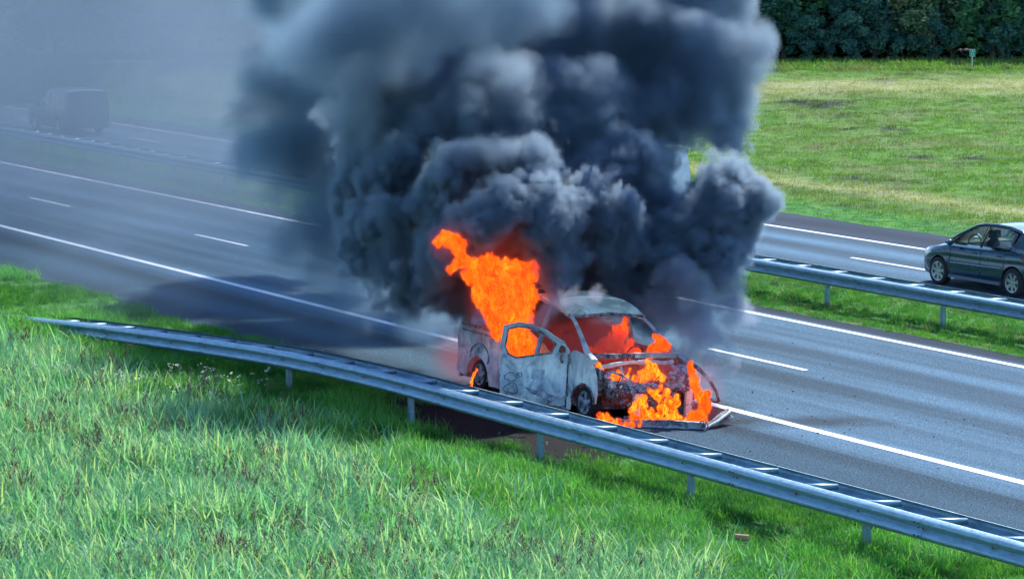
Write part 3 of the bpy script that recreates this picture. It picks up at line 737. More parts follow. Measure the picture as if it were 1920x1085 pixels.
van_part('steering_wheel', m.v, m.f, m_char)
# scuttle, bulkhead and cross beams
m = MB(); m.box((-.90, .44, 1.045), (.10, .86, .07)); m.box((-.89, .44, 1.085), (.14, .84, .014)); van_part('scuttle_beam', m.v, m.f, m_pale, smooth=False)
m = MB(); m.box((-.90, -.40, 1.04), (.10, .80, .075)); van_part('scuttle_beam', m.v, m.f, m_char, smooth=False)
m = MB(); m.tube([(-.80, -.70, .86), (-.76, -.5, .90), (-.74, -.35, .93), (-.74, -.1, .955), (-.74, .1, .95), (-.74, .3, .965), (-.76, .5, .93), (-.8, .74, .95)], [.028, .03, .026, .022, .03, .022, .028, .03], 7, True, 1.4); van_part('dashboard_beam', m.v, m.f, m_pale)
def bulk_fn(y, z): return Vector((-1.0+.12*z+.03*math.sin(y*9+z*7), y, z)), Vector((1, 0, 0))
v, f = panel([(-.82, .25), (-.82, .86), (-.4, .93), (-.1, .94), (.3, .94), (.85, .92), (.85, .25)], bulk_fn, .02, [[(.42, .70), (.42, .86), (.72, .86), (.72, .70)], [(-.72, .78), (-.72, .88), (-.5, .88), (-.5, .78)]], .07, .006)
van_part('bulkhead', v, f, m_rust)
m = MB(); m.tube([(-.6, -.42, .9), (-.5, -.42, .68), (-.42, -.40, .52)], .022, 6); m.tube([(-.64, .28, .93), (-.6, .30, .7)], .016, 6); m.tube([(-.86, .18, 1.0), (-.8, .16, .92)], .018, 6); van_part('bracket_strut', m.v, m.f, m_pale)
# lumpy things of the engine bay
def lump(name, c, d, mat, seed, amp=.35, sub=4, label=None):
    bm = bmesh.new(); bmesh.ops.create_icosphere(bm, subdivisions=sub, radius=1.0)
    for q in bm.verts:
        p = q.co.copy(); mx = max(abs(p.x), abs(p.y), abs(p.z)); bx = p/mx*.85
        p = p.lerp(bx, .6); n_ = mnoise.fractal(p*1.8+Vector((seed, 0, 0)), 1.0, 2.0, 4) ; n2 = abs(mnoise.noise(p*5+Vector((0, seed, 0))))
        p = p*(1+amp*n_ - .22*n2); q.co = Vector((c[0]+p.x*d[0]/2, c[1]+p.y*d[1]/2, c[2]+p.z*d[2]/2))
    me = bpy.data.meshes.new(name); bm.to_mesh(me); bm.free(); me.materials.append(mat)
    o = bpy.data.objects.new(name, me); COL.objects.link(o); o.parent = van
    if label: o['label'] = label
    return o
lump('engine_block', (-.42, -.02, .40), (.55, .62, .42), m_char, 1.0, .4)
lump('engine_cover', (-.36, -.22, .58), (.52, .66, .20), m_ash, 2.3, .5, label='melted ash-grey cover on the engine')
lump('air_box', (-.38, .48, .66), (.40, .34, .34), m_ash, 5.1, .5)
lump('battery_tray', (-.40, -.66, .52), (.34, .26, .30), m_char, 7.7, .45)
lump('gearbox', (-.35, .35, .30), (.4, .4, .3), m_rust, 9.1, .4)
lump('strut_tower', (-.62, .80, .72), (.36, .30, .40), m_ash, 3.9, .35)
lump('strut_tower', (-.68, -.80, .62), (.3, .22, .5), m_char, 4.9, .35)
for (y, w, h0, h1) in ((-.36, .13, .10, .50), (.66, .12, .12, .56)):
    m = MB(); m.box((-.14, y, (h0+h1)/2), (.06, w, h1-h0)); m.box((-.13, y, h1+.0), (.09, w*1.15, .03))
    m.box((-.105, y, .38), (.02, w*.5, .1)); van_part('chassis_leg', m.v, m.f, m_pale, smooth=False)
m = MB(); m.tube([(-.08, -.62, .12), (-.03, -.2, .10), (-.03, .4, .11), (-.08, .85, .14)], .035, 8); van_part('front_cross_member', m.v, m.f, m_char)
m = MB(); m.tube([(-.3, -.80, .86), (-.22, -.62, .80), (-.14, -.50, .72), (-.10, -.42, .60)], .02, 6); van_part('lock_carrier', m.v, m.f, m_ash)
m = MB(); m.tube([(-.14, .66, .55), (-.10, .4, .60), (-.12, .1, .575), (-.12, -.2, .56), (-.14, -.36, .50)], [.02, .016, .022, .015, .02], 6); van_part('slam_panel', m.v, m.f, m_char)
hoses = MB()
for k in range(16):
    y = random.uniform(-.75, .85); z = random.uniform(.55, .85); x = random.uniform(-.6, -.2); pts = [(x, y, z)]
    for _ in range(4): y += random.uniform(-.09, .09); z -= random.uniform(.03, .13); x += random.uniform(-.03, .07); pts.append((x, y, max(.12, z)))
    hoses.tube(pts, random.uniform(.007, .014), 5)
o = van_part('hose', hoses.v, hoses.f, m_char); o['kind'] = 'stuff'
scrap = MB()
for k in range(120):
    y = random.uniform(-.85, .95); x = random.uniform(-.75, -.08); z = random.uniform(.18, .62) + .15*(abs(y) > .5)
    scrap.box((x, y, z), (random.uniform(.02, .10), random.uniform(.02, .12), random.uniform(.01, .08)), Matrix.Rotation(random.uniform(0, 6), 3, Vector((random.random(), random.random(), random.random())).normalized()))
o = van_part('molten_scrap', scrap.v, scrap.f, m_ash, smooth=False); o['kind'] = 'stuff'
# far wing: thin burnt arch that stands away with fire inside
m = MB(); fw_ = [(-.95, .90, 1.05), (-.72, .98, .97), (-.50, 1.08, .86), (-.30, 1.17, .70), (-.16, 1.23, .52), (-.10, 1.25, .36)]
m.tube(fw_, [.05, .045, .035, .03, .028, .022], 7, True, 1.0); van_part('far_wing_edge', m.v, m.f, m_char)
m = MB(); m.tube([(-.10, 1.25, .36), (-.18, 1.12, .36), (-.30, .98, .37)], .018, 6); m.tube([(-.62, .98, .93), (-.48, .93, .72), (-.42, .90, .5), (-.35, .90, .38)], .045, 7); van_part('far_wing_inner', m.v, m.f, m_char)
# wheels
def wheel(c, sg, parent, r=.31, burnt_=True, mat_t=m_tyre, mat_r=m_ash, spokes=5, w=.2, name='wheel'):
    m = MB(); m.lathe([(r*.66, w/2*sg*.9), (r*.93, w/2*sg), (r, w/2*sg*.7), (r, -w/2*sg*.7), (r*.93, -w/2*sg), (r*.66, -w/2*sg*.9), (r*.66, w/2*sg*.9)], c, 'y', 32)
    t = meshobj(name, m.v, m.f, mat_t, parent, True)
    m = MB(); m.lathe([(r*.66, w*.46*sg), (r*.70, w*.48*sg), (r*.62, w*.40*sg), (r*.60, 0), (r*.60, -w*.3*sg)], c, 'y', 32)
    for k in range(spokes):
        a = 2*math.pi*k/spokes + .3; ca, sa = math.cos(a), math.sin(a); ox, oz = -sa, ca
        for q in (-1, 1):
            h0 = r*.10; h1 = r*.13; x0, x1 = r*.12, r*.66; y0 = c[1]+sg*w*.36; y1 = c[1]+sg*w*.40
            vs = []
            for (rr_, hh, yy) in ((x0, h0, y0), (x1, h1, y1)):
                for (s2, dy) in ((-1, 0), (1, 0), (1, -sg*.03), (-1, -sg*.03)): vs.append((c[0]+ca*rr_+ox*hh*s2, yy+dy, c[2]+sa*rr_+oz*hh*s2))
            if q == 1: m.add(vs, [(0, 1, 5, 4), (1, 2, 6, 5), (2, 3, 7, 6), (3, 0, 4, 7), (0, 3, 2, 1), (4, 5, 6, 7)])
    m.lathe([(0.001, w*.44*sg), (r*.13, w*.43*sg), (r*.16, w*.34*sg)], c, 'y', 20)
    rm = meshobj('rim', m.v, m.f, mat_r, t, False)
    m = MB(); m.lathe([(.001, w*.12*sg), (r*.58, w*.12*sg)], c, 'y', 20); meshobj('brake_disc', m.v, m.f, m_char, t)
    return t
for (x, sg) in ((-.87, -1), (-.87, 1), (-4.42, -1), (-4.42, 1)): wheel((x, sg*.83, .27 if sg < 0 else .42), sg, van, .27)
# open front door, swung out towards the guard rail
dang = math.atan2(.84, .82); hx, hy = -1.37, -.97
def door_fn(u, z):
    """u runs from hinge (0) to the free edge; leans inwards above the waist"""
    lean = max(0, z-1.0)**1.2*.42; d = Vector((-math.cos(dang), -math.sin(dang), 0)); nrm = Vector((math.sin(dang), -math.cos(dang), 0))
    # outside of the door faces the front once it is open
    p = Vector((hx, hy, z)) + d*u + nrm*(-lean) + nrm*.02*math.sin(z*8)*0
    return p, nrm
outer = [(0, .16), (0, 1.07), (.10, 1.19), (.22, 1.24), (.45, 1.36), (.68, 1.43), (.92, 1.45), (1.17, 1.38), (1.18, 1.0), (1.15, .16), (1.05, .13), (.1, .13)]
win = [(.30, 1.01), (.24, 1.16), (.46, 1.31), (.68, 1.375), (.92, 1.39), (1.09, 1.34), (1.10, 1.05), (1.04, .93), (.90, .88)]
v, f = panel(outer, door_fn, .045, [win, [(.06, 1.04), (.09, 1.13), (.16, 1.15), (.18, 1.06), (.14, 1.0)]], .06, .003)
dm = burnt('scorched door paint', [(.10, .14, .17), (.38, .50, .55), (.70, .84, .82), (.74, .86, .80)], .7, .15, .6, 2.6, soot=.6)
door = van_part('front_door', v, f, dm, label='open passenger door standing out, its glass gone and paint half burnt off')
def dpt(u, z, o=.0): p, n_ = door_fn(u, z); return p + n_*o
m = MB(); m.tube([dpt(u, z, .012) for (u, z) in win+[win[0]]], .016, 6, False); van_part('window_frame', m.v, m.f, m_char, door)
m = MB(); m.tube([dpt(u, z, .0) for (u, z) in outer[2:9]], .022, 7); van_part('door_top_edge', m.v, m.f, m_pale, door)
m = MB(); m.tube([dpt(.12+.045*math.cos(t), 1.08+.05*math.sin(t), .03) for t in [i*math.pi/6 for i in range(13)]], .014, 6, False); m.tube([dpt(.12, 1.0, .02), dpt(.13, .93, .05), dpt(.10, .86, .02)], .02, 6)
van_part('mirror_mount', m.v, m.f, m_char, door)
def recess(c, d, name='door_recess', mm=None):
    m = MB(); pts = []
    for i in range(18):
        t = i*2*math.pi/18; r2 = 1+.15*math.sin(3*t+c[0]*9); pts.append(dpt(c[0]+d[0]*math.cos(t)*r2, c[1]+d[1]*math.sin(t)*r2, .006))
    m.tube(pts+[pts[0]], .0055, 5, False); van_part(name, m.v, m.f, mm or m_char, door)
recess((.98, .55), (.10, .07)); recess((.96, .35), (.12, .09)); recess((.95, .33), (.06, .05)); recess((.82, .60), (.04, .03)); recess((.90, .76), (.13, .04), mm=m_pale)
v, f = panel([(.40, .55), (.62, .55), (.62, .72), (.40, .72)], lambda u, z: (dpt(u, z, .006), door_fn(u, z)[1]), .012, [], .08, .006); van_part('door_patch', v, f, m_side, door)
v, f = panel([(.12, .28), (.75, .40), (.60, .30), (.25, .20)], lambda u, z: (dpt(u, z, .005), door_fn(u, z)[1]), .010, [], .08, .008); van_part('door_patch', v, f, m_side, door)
for z in (.35, .9):
    m = MB(); m.box((hx+.02, hy+.02, z), (.08, .06, .09)); van_part('hinge', m.v, m.f, m_char, door, smooth=False)
m = MB(); m.tube([(hx+.01, hy-.012, .12), (hx+.01, hy-.012, 1.02)], .014, 6); van_part('hinge_gap', m.v, m.f, m_char)

# things fallen off the van
A = gpt(1150, 800); B = gpt(1322, 806)
ax = (B-A); L_ = ax.length; ang = math.atan2(ax.y, ax.x)
bump_o = empty('fallen_bumper', (A.x, A.y, 0), ang); tag(bump_o, 'fallen burnt front bumper strip with a round star badge, lying on asphalt before the van', 'car part')
v, f = panel([(0, .015), (L_*.5, .005), (L_, .01), (L_+.01, .12), (L_*.6, .135), (L_*.2, .12), (0, .13)], lambda u, z: (Vector((u, .04*math.sin(u*2.2)+.02*math.sin(z*30), z)), Vector((0, -1, 0))), .10, [], .07, .006)
meshobj('bumper_skin', v, f, m_ash, bump_o)
m = MB(); c = Vector((L_-.02, -.07, .085)); m.tube([c+Vector((.075*math.cos(t), 0, .075*math.sin(t))) for t in [i*math.pi/12 for i in range(25)]], .011, 6, False)
for k in range(3): t = math.pi/2+k*2*math.pi/3; m.tube([c, c+Vector((.07*math.cos(t), 0, .07*math.sin(t)))], [.016, .004], 5)
meshobj('star_badge', m.v, m.f, m_char, bump_o)
P0 = gpt(1322, 806); P1 = gpt(1368, 797)
deb = empty('fallen_wing_piece', (P0.x, P0.y, 0)); tag(deb, 'pointed piece of burnt bodywork lying on asphalt beside the star badge', 'car part')
q1 = P1-P0
def db_fn(u, w):
    p = Vector((q1.x*u, q1.y*u, 0)) + Vector((-.86, .5, 0))*w*.5 + Vector((0, 0, .03+.16*u*(1-.0)+.05*math.sin(w*3))); return p, Vector((.3, -.2, 1)).normalized()
v, f = panel([(0, 0), (.5, -.02), (1.0, .12), (1.05, .5), (.9, .75), (.45, .45), (0, .2)], db_fn, .03, [], .15, .01)
meshobj('bodywork_shell', v, f, m_char, deb)
m = MB(); m.tube([db_fn(0, 0)[0], db_fn(.5, -.02)[0], db_fn(1, .12)[0], db_fn(1.05, .5)[0]], .02, 6); meshobj('bodywork_edge', m.v, m.f, m_pale, deb)
m = MB(); m.tube([db_fn(1.0, .2)[0]+Vector((0, 0, -.08)), db_fn(1.15, .1)[0]+Vector((0, 0, -.12))], [.05, .02], 6); meshobj('bodywork_clip', m.v, m.f, m_pale, deb)

crumbs = MB()
for k in range(150):
    px_, py_ = (random.gauss(1700, 90), random.gauss(792, 16)) if k < 45 else ((random.gauss(1000, 160), random.gauss(835, 25)) if k < 100 else (random.gauss(1480, 130), random.gauss(760, 60)))
    p = gpt(px_, py_); s_ = random.uniform(.004, .016); crumbs.box((p.x, p.y, .006+s_*.3), (s_*random.uniform(1, 3), s_*1.5, s_*.8), Matrix.Rotation(random.uniform(0, 3), 3, 'Z'))
tag(meshobj('scattered_crumbs', crumbs.v, crumbs.f, m_char), 'small burnt crumbs scattered over asphalt and grass around the van', 'debris', kind='stuff')
p = gpt(1390, 1046); tube_ = empty('clay_pipe', (p.x, p.y, float(ground_z(p.x, p.y)) + .22), YAW-.15); tag(tube_, 'short reddish brown tube lying in the grass near the bottom right', 'tube')
m = MB(); m.tube([(-.085, 0, .05), (.085, 0, .04)], .043, 16, False); m.tube([(-.085, 0, .05), (.085, 0, .04)], .034, 16, False)
meshobj('tube_wall', m.v, m.f, simple('fired clay', (.36, .20, .13), .8, 0, .2, 20), tube_, True)
m = MB(); m.tube([(.080, 0, .04), (.092, 0, .04)], [.046, .046], 16, False); meshobj('tube_end', m.v, m.f, simple('pale clay', (.45, .29, .20), .8), tube_, True)

# ---------------------------------------------------------------- dark hatchback on the far carriageway
def car_paint(name, col, rough=.22, metal=.4):
    m = new_mat(name); b = m.node_tree.nodes['Principled BSDF']; nt = m.node_tree
    f_ = noise(nt, objcoord(nt), 3, 4, .6); c_ = ramp(nt, f_, [(.3, tuple(x*.85 for x in col)), (.7, tuple(x*1.15 for x in col))])
    nt.links.new(c_.outputs[0], b.inputs['Base Color']); b.inputs['Roughness'].default_value = rough; b.inputs['Metallic'].default_value = metal
    b.inputs['Coat Weight'].default_value = .6; b.inputs['Coat Roughness'].default_value = .06; return m
def glass(name, col=(.80, .88, .86), alpha=.35):
    m = new_mat(name); nt = m.node_tree; nt.nodes.remove(nt.nodes['Principled BSDF'])
    t = nt.nodes.new('ShaderNodeBsdfTransparent'); t.inputs[0].default_value = (*col, 1); g = nt.nodes.new('ShaderNodeBsdfGlossy'); g.inputs['Roughness'].default_value = .03
    fr = nt.nodes.new('ShaderNodeFresnel'); fr.inputs[0].default_value = 1.25
    mx = nt.nodes.new('ShaderNodeMixShader'); nt.links.new(mth(nt, 'ADD', fr.outputs[0], .02), mx.inputs[0]); nt.links.new(t.outputs[0], mx.inputs[1]); nt.links.new(g.outputs[0], mx.inputs[2])
    nt.links.new(mx.outputs[0], nt.nodes['Material Output'].inputs[0]); return m
m_blk = simple('black plastic', (.015, .017, .02), .6, 0, .2); m_rimal = simple('alloy', (.45, .48, .52), .3, .8, .1); m_rub = simple('rubber', (.02, .02, .022), .8, 0, .3, 20)
m_seat = simple('dark seat cloth', (.02, .022, .025), .9); m_glass = glass('car glass'); m_red = simple('red lamp lens', (.55, .02, .03), .25); m_lamp = simple('headlamp lens', (.65, .68, .68), .12, .3, .05)
def loft(sts, n_half, closed=True):
    """sts: list of (x, [(y,z)...]) half profiles from bottom centre to top centre; mirrored"""
    v = []; f = []; P = len(sts[0][1])
    for (x, pr) in sts:
        for (y, z) in pr: v.append((x, y, z))
        for (y, z) in pr[::-1][1:-1]: v.append((x, -y, z))
    M = 2*P-2
    for i in range(len(sts)-1):
        for k in range(M): f.append((i*M+k, i*M+(k+1) % M, (i+1)*M+(k+1) % M, (i+1)*M+k))
    f.append(tuple(range(M))[::-1]); f.append(tuple((len(sts)-1)*M+k for k in range(M)))
    return v, f
def cut_arches(o, centres, r, width):
    bm = bmesh.new()
    for (x, z) in centres:
        for sg in (-1, 1):
            g = bmesh.ops.create_cone(bm, cap_ends=True, segments=36, radius1=r, radius2=r, depth=.5, matrix=Matrix.Translation((x, sg*(width+.02), z)) @ Matrix.Rotation(R(90), 4, 'X'))
    me = bpy.data.meshes.new('cut'); bm.to_mesh(me); bm.free(); me.materials.append(m_blk); c = bpy.data.objects.new('cut', me); COL.objects.link(c)
    c.parent = o.parent
    md = o.modifiers.new('b', 'BOOLEAN'); md.operation = 'DIFFERENCE'; md.object = c; md.solver = 'EXACT'
    dg = bpy.context.evaluated_depsgraph_get(); dg.update(); nm = bpy.data.meshes.new_from_object(o.evaluated_get(dg)); o.modifiers.remove(md); o.data = nm
    bpy.data.objects.remove(c)
def smooth_obj(o, ang=32):
    o.data.polygons.foreach_set('use_smooth', [True]*len(o.data.polygons)); md = o.modifiers.new('edges', 'EDGE_SPLIT'); md.split_angle = R(ang)
def hatchback(loc, rz, paint, label):
    root = empty('hatchback_car', loc, rz); tag(root, label, 'car')
    Lc = 4.28
    # x measured from nose backwards -> local x = 2.14 - s
    top = lambda s: float(np.interp(s, [0, .10, .30, .7, 1.15, 1.6, 3.0, 3.7, 4.05, 4.2, 4.28], [.52, .68, .80, .90, .985, .97, 1.0, 1.03, 1.0, .86, .62]))
    hw = lambda s: float(np.interp(s, [0, .06, .2, .45, .9, 2.0, 3.3, 3.8, 4.1, 4.22, 4.28], [.50, .64, .77, .84, .885, .90, .895, .86, .80, .74, .68]))
    bot = lambda s: float(np.interp(s, [0, .3, 3.8, 4.28], [.24, .19, .20, .32]))
    sts = []
    for s_ in [0, .03, .08, .16, .28, .42, .6, .8, 1.0, 1.2, 1.5, 1.9, 2.3, 2.7, 3.0, 3.3, 3.55, 3.8, 3.95, 4.08, 4.18, 4.24, 4.28]:
        w, t, b_ = hw(s_), top(s_), bot(s_); h = t-b_
        pr = [(0, b_), (w*.80, b_), (w*.95, b_+h*.06), (w*.985, b_+h*.16), (w*1.0, b_+h*.30), (w*1.005, b_+h*.46), (w*.99, b_+h*.60), (w*.982, b_+h*.66), (w*.99, b_+h*.70), (w*.97, b_+h*.84), (w*.92, b_+h*.94), (w*.80, t), (w*.45, t+.02), (0, t+.03)]
        sts.append((2.14-s_, pr))
    v, f = loft(sts, 0); body = meshobj('body', v, f, [paint, m_blk], root)
    WB = [(2.14-.87, .31), (2.14-.87-2.61, .31)]
    cut_arches(body, WB, .365, .88); smooth_obj(body, 30)
    # roof + pillars
    rf = lambda s: float(np.interp(s, [1.15, 1.55, 2.0, 2.5, 3.0, 3.5, 3.85, 4.12], [1.0, 1.25, 1.44, 1.50, 1.50, 1.45, 1.34, 1.05]))
    rw = lambda s: float(np.interp(s, [1.15, 2.0, 3.0, 3.85, 4.12], [.80, .60, .61, .60, .74]))
    def roof(s, y): return Vector((2.14-s, y, rf(s)+.02*(1-(y/rw(s))**2))), Vector((0, 0, 1))
    v, f = panel([(1.95, -.59), (1.92, 0), (1.95, .59), (2.5, .61), (3.2, .60), (3.74, .58), (3.78, 0), (3.74, -.58), (3.2, -.60), (2.5, -.61)], roof, .03, [], .15)
    smooth_obj(meshobj('roof', v, f, paint, root))
    for sg in (-1, 1):
        def P(s, z, o=0): # point on the side glass plane
            belt = .985+.04*(s-1.15)/2.5; t = max(0, (z-belt)/.48); y = np.interp(t, [0, 1], [.835, .60]) ; return Vector((2.14-s, sg*(float(y)+o), z))
        apil = [P(1.08, .98), P(1.5, 1.21), P(1.95, 1.425), P(2.2, 1.475)]
        m = MB(); m.tube(apil + [P(2.6, 1.49), P(3.1, 1.475), P(3.55, 1.40), P(3.85, 1.25)], [.035, .032, .03, .032, .034, .036, .05, .05], 8, True); meshobj('roof_pillar', m.v, m.f, paint, root, True)
        m = MB(); m.tube([P(2.33, .98), P(2.40, 1.46)], [.055, .045], 6, True, .4); meshobj('door_pillar', m.v, m.f, m_blk, root, True)
        v, f = panel([(3.36, 1.0), (3.52, 1.38), (3.78, 1.30), (4.05, 1.08), (4.12, .98), (3.6, .98)], lambda s, z: (P(s, z, .006), Vector((0, sg, .4))), .03, [], .1); smooth_obj(meshobj('rear_panel', v, f, paint, root))
        for (poly) in ([(1.30, 1.02), (1.58, 1.20), (1.98, 1.40), (2.33, 1.455), (2.28, 1.02)], [(2.42, 1.02), (2.46, 1.455), (3.0, 1.45), (3.42, 1.36), (3.34, 1.03)]):
            v, f = panel(poly, lambda s, z: (P(s, z, -.004), Vector((0, sg, .4))), .006, [], .2); meshobj('side_window', v, f, m_glass, root)
            m = MB(); m.tube([P(a, b_, .0) for a, b_ in poly+poly[:1]], .012, 5, False); meshobj('window_trim', m.v, m.f, m_blk, root)
        # doors seams, handles, strips
        dx = lambda s, z, o: (2.14-s, sg*(hw(s)*(1.0)+o), z)
        for s_ in (1.28, 2.36, 3.18):
            m = MB(); m.tube([dx(s_, .30, -.002), dx(s_+.0, .6, .003), dx(s_+.02, .95, -.030)], .006, 5); meshobj('door_seam', m.v, m.f, m_blk, root)
        for s_ in (2.12, 3.0):
            m = MB(); m.tube([dx(s_-.09, .845, -.005), dx(s_, .85, .018), dx(s_+.09, .845, -.005)], .014, 6); meshobj('door_handle', m.v, m.f, paint, root, True)
        m = MB(); m.tube([dx(1.3, .56, .008), dx(2.3, .575, .012), dx(3.1, .59, .008)], .010, 6); meshobj('chrome_strip', m.v, m.f, m_rimal, root)
        m = MB(); m.box((2.14-2.17, sg*.885, .245), (1.8, .05, .07)); meshobj('sill_strip', m.v, m.f, simple('grey sill', (.12, .15, .19), .5), root)
        o = lumpobj('mirror', (2.14-1.42, sg*.98, 1.02), (.12, .20, .13), paint, root)
        # lamps
        v, f = panel([(.12, .62), (.30, .60), (.78, .84), (.74, .89), (.42, .83), (.16, .72)], lambda s, z: (Vector((2.14-s, sg*(hw(s)*.985+.004 - max(0, z-.70)*.5), z)), Vector((0, sg, .3))), .02, [], .08); smooth_obj(meshobj('headlight', v, f, m_lamp, root))
        v, f = panel([(3.74, .86), (3.92, .72), (4.12, .68), (4.24, .74), (4.14, .90), (3.98, .95)], lambda s, z: (Vector((2.14-s, sg*(hw(s)*.99+.006), z)), Vector((0, sg, .1))), .02, [], .08); smooth_obj(meshobj('tail_light', v, f, m_red, root))
        for (x, z) in WB: wheel((x, sg*.80, z), sg, root, .315, False, m_rub, m_rimal, 7, .2)
    v, f = panel([(1.13, -.74), (1.13, .74), (1.93, .58), (1.93, -.58)], lambda s, y: (roof(s, y)[0]+Vector((0, 0, .0)), Vector((.5, 0, 1))), .006, [], .2); meshobj('windscreen', v, f, m_glass, root)
    v, f = panel([(3.80, -.56), (3.80, .56), (4.10, .68), (4.10, -.68)], lambda s, y: (roof(s, y)[0], Vector((-.5, 0, 1))), .006, [], .2); meshobj('rear_window', v, f, m_glass, root)
    for (x, y) in ((.05, .36), (.05, -.36), (-.95, .38), (-.95, -.38)):
        m = MB(); m.tube([(x, y, .55), (x-.08, y, 1.05), (x-.12, y, 1.16)], [.20, .19, .10], 10, True, .5); m.box((x-.13, y, 1.25), (.10, .26, .17)); meshobj('seat', m.v, m.f, m_seat, root, True)
    m = MB(); m.tube([(.62+.0, .36+.18*math.cos(t), 1.0+.17*math.sin(t)) for t in [i*math.pi/8 for i in range(17)]], .015, 6, False); meshobj('steering_wheel', m.v, m.f, m_blk, root)
    m = MB(); m.box((.75, 0, .96), (.5, 1.4, .10)); meshobj('dashboard', m.v, m.f, m_blk, root)
    return root
def lumpobj(name, c, d, mat, parent):
    bm = bmesh.new(); bmesh.ops.create_uvsphere(bm, u_segments=14, v_segments=10, radius=.5)
    for q in bm.verts: q.co = Vector((c[0]+q.co.x*d[0], c[1]+q.co.y*d[1], c[2]+q.co.z*d[2]))
    me = bpy.data.meshes.new(name); bm.to_mesh(me); bm.free(); me.materials.append(mat); me.polygons.foreach_set('use_smooth', [True]*len(me.polygons))
    o = bpy.data.objects.new(name, me); COL.objects.link(o); o.parent = parent; return o
m_navy = car_paint('dark teal blue car paint', (.018, .060, .098))
c_front = gpt(1757, 533)
hatchback((c_front.x - .87 + 2.14, c_front.y + .9, 0), math.pi, m_navy, 'dark blue hatchback car driving left on the far carriageway at the right edge')

# ---------------------------------------------------------------- vans seen through the smoke
def boxy_van(loc, rz, Ln, Wd, Hh, paint, name, label, hood=1.0, long_roof=True):
    root = empty(name, loc, rz); tag(root, label, 'van')
    h2 = Ln/2; sts = []
    prof = lambda s: float(np.interp(s, [0, .08, .3, hood, hood+.1, hood+.85, hood+1.1, Ln-.25, Ln-.06, Ln], [Hh*.34, Hh*.42, Hh*.50, Hh*.56, Hh*.58, Hh*.93, Hh*.985, Hh*.985, Hh*.96, Hh*.86]))
    wd = lambda s: float(np.interp(s, [0, .1, .4, 1.0, Ln-.15, Ln], [Wd*.38, Wd*.45, Wd*.49, Wd*.5, Wd*.5, Wd*.47]))
    for s_ in [0, .04, .12, .3, .6, hood*.98, hood+.1, hood+.5, hood+.85, hood+1.1, 2.4, 3.2, 4.0, Ln-.4, Ln-.2, Ln-.06, Ln]:
        w, t = wd(s_), prof(s_); b_ = .24; belt = Hh*.56; up = max(0, t-belt)
        w2 = w*(1-.14*min(1, up/(Hh*.42)))
        mid = min(t*.98, belt)
        pr = [(0, b_), (w*.92, b_), (w, b_+.08), (w, b_+(mid-b_)*.5), (w*.985, mid), ((w+w2)/2, mid+(t-mid)*.5), (w2, t-.09 if up > .2 else t-.03), (w2*.93, t-.02), (w2*.6, t+.012), (0, t+.02)]
        sts.append((h2-s_, pr))
    v, f = loft(sts, 0); body = meshobj('body', v, f, [paint, m_blk], root)
    WB = [(h2-.9, .33), (h2-.9-(Ln-1.85), .33)]; cut_arches(body, WB, .38, Wd*.5-.02); smooth_obj(body, 30)
    for sg in (-1, 1):
        for (x, z) in WB: wheel((x, sg*(Wd/2-.12), z), sg, root, .33, False, m_rub, m_rimal, 6, .2)
        sidey = lambda z: Wd*.5*(1-.14*max(0, min(1, (z-Hh*.56)/(Hh*.42))))+.008
        wins = [[(hood+.35, Hh*.60), (hood+.85, Hh*.86), (hood+1.35, Hh*.90), (hood+1.35, Hh*.60)], [(hood+1.5, Hh*.61), (hood+1.5, Hh*.90), (min(Ln-.5, hood+2.5), Hh*.90), (min(Ln-.5, hood+2.5), Hh*.61)]]
        for poly in wins:
            v, f = panel(poly, lambda s, z: (Vector((h2-s, sg*sidey(z), z)), Vector((0, sg, .2))), .012, [], .2); meshobj('side_window', v, f, m_darkglass, root)
        v, f = panel([(.06, Hh*.36), (.45, Hh*.40), (.5, Hh*.48), (.12, Hh*.44)], lambda s, z: (Vector((h2-s, sg*(wd(s)+.006), z)), Vector((0, sg, .2))), .015, [], .1); meshobj('headlight', v, f, m_lamp, root)
        v, f = panel([(Ln-.16, Hh*.42), (Ln-.05, Hh*.42), (Ln-.05, Hh*.62), (Ln-.16, Hh*.62)], lambda s, z: (Vector((h2-s, sg*(wd(s)*.99+.006), z)), Vector((0, sg, .1))), .015, [], .1); meshobj('tail_light', v, f, m_red, root)
        lumpobj('mirror', (h2-hood-.45, sg*(Wd/2+.10), Hh*.62), (.12, .2, .22), m_blk, root)
        m = MB(); m.box((0, sg*(Wd/2+.008), .55), (Ln*.5, .03, .08)); meshobj('side_moulding', m.v, m.f, m_blk, root)
    def ws(s, y): t = (s-(hood+.14))/.68; return Vector((h2-s, y, prof(s)+.030)), Vector((1, 0, 1)).normalized()
    v, f = panel([(hood+.14, -Wd*.42), (hood+.14, Wd*.42), (hood+.80, Wd*.38), (hood+.80, -Wd*.38)], ws, .012, [], .2); meshobj('windscreen', v, f, m_darkglass, root)
    m = MB(); m.box((h2-.02, 0, Hh*.30), (.08, Wd*.5, .14)); meshobj('grille', m.v, m.f, m_blk, root)
    return root
m_darkglass = simple('dark tinted glass', (.012, .016, .02), .06, 0, .1)
m_white = car_paint('white van paint', (.72, .75, .78), .35, 0); m_dk = car_paint('dark grey van paint', (.022, .026, .032), .3, .2)
q = wpt(1300, 400, 79.0)
boxy_van((q.x-6.35, 45.2, 0), math.pi, 5.3, 2.0, 1.95, m_white, 'white_van', 'white van on the far carriageway, nearly all hidden behind the smoke plume', .9)
q = gpt(190, 252)
boxy_van((q.x-2.2, 43.0, 0), math.pi, 4.4, 1.85, 1.75, m_dk, 'dark_van', 'dark van driving through the smoke veil at the far left', 1.25)

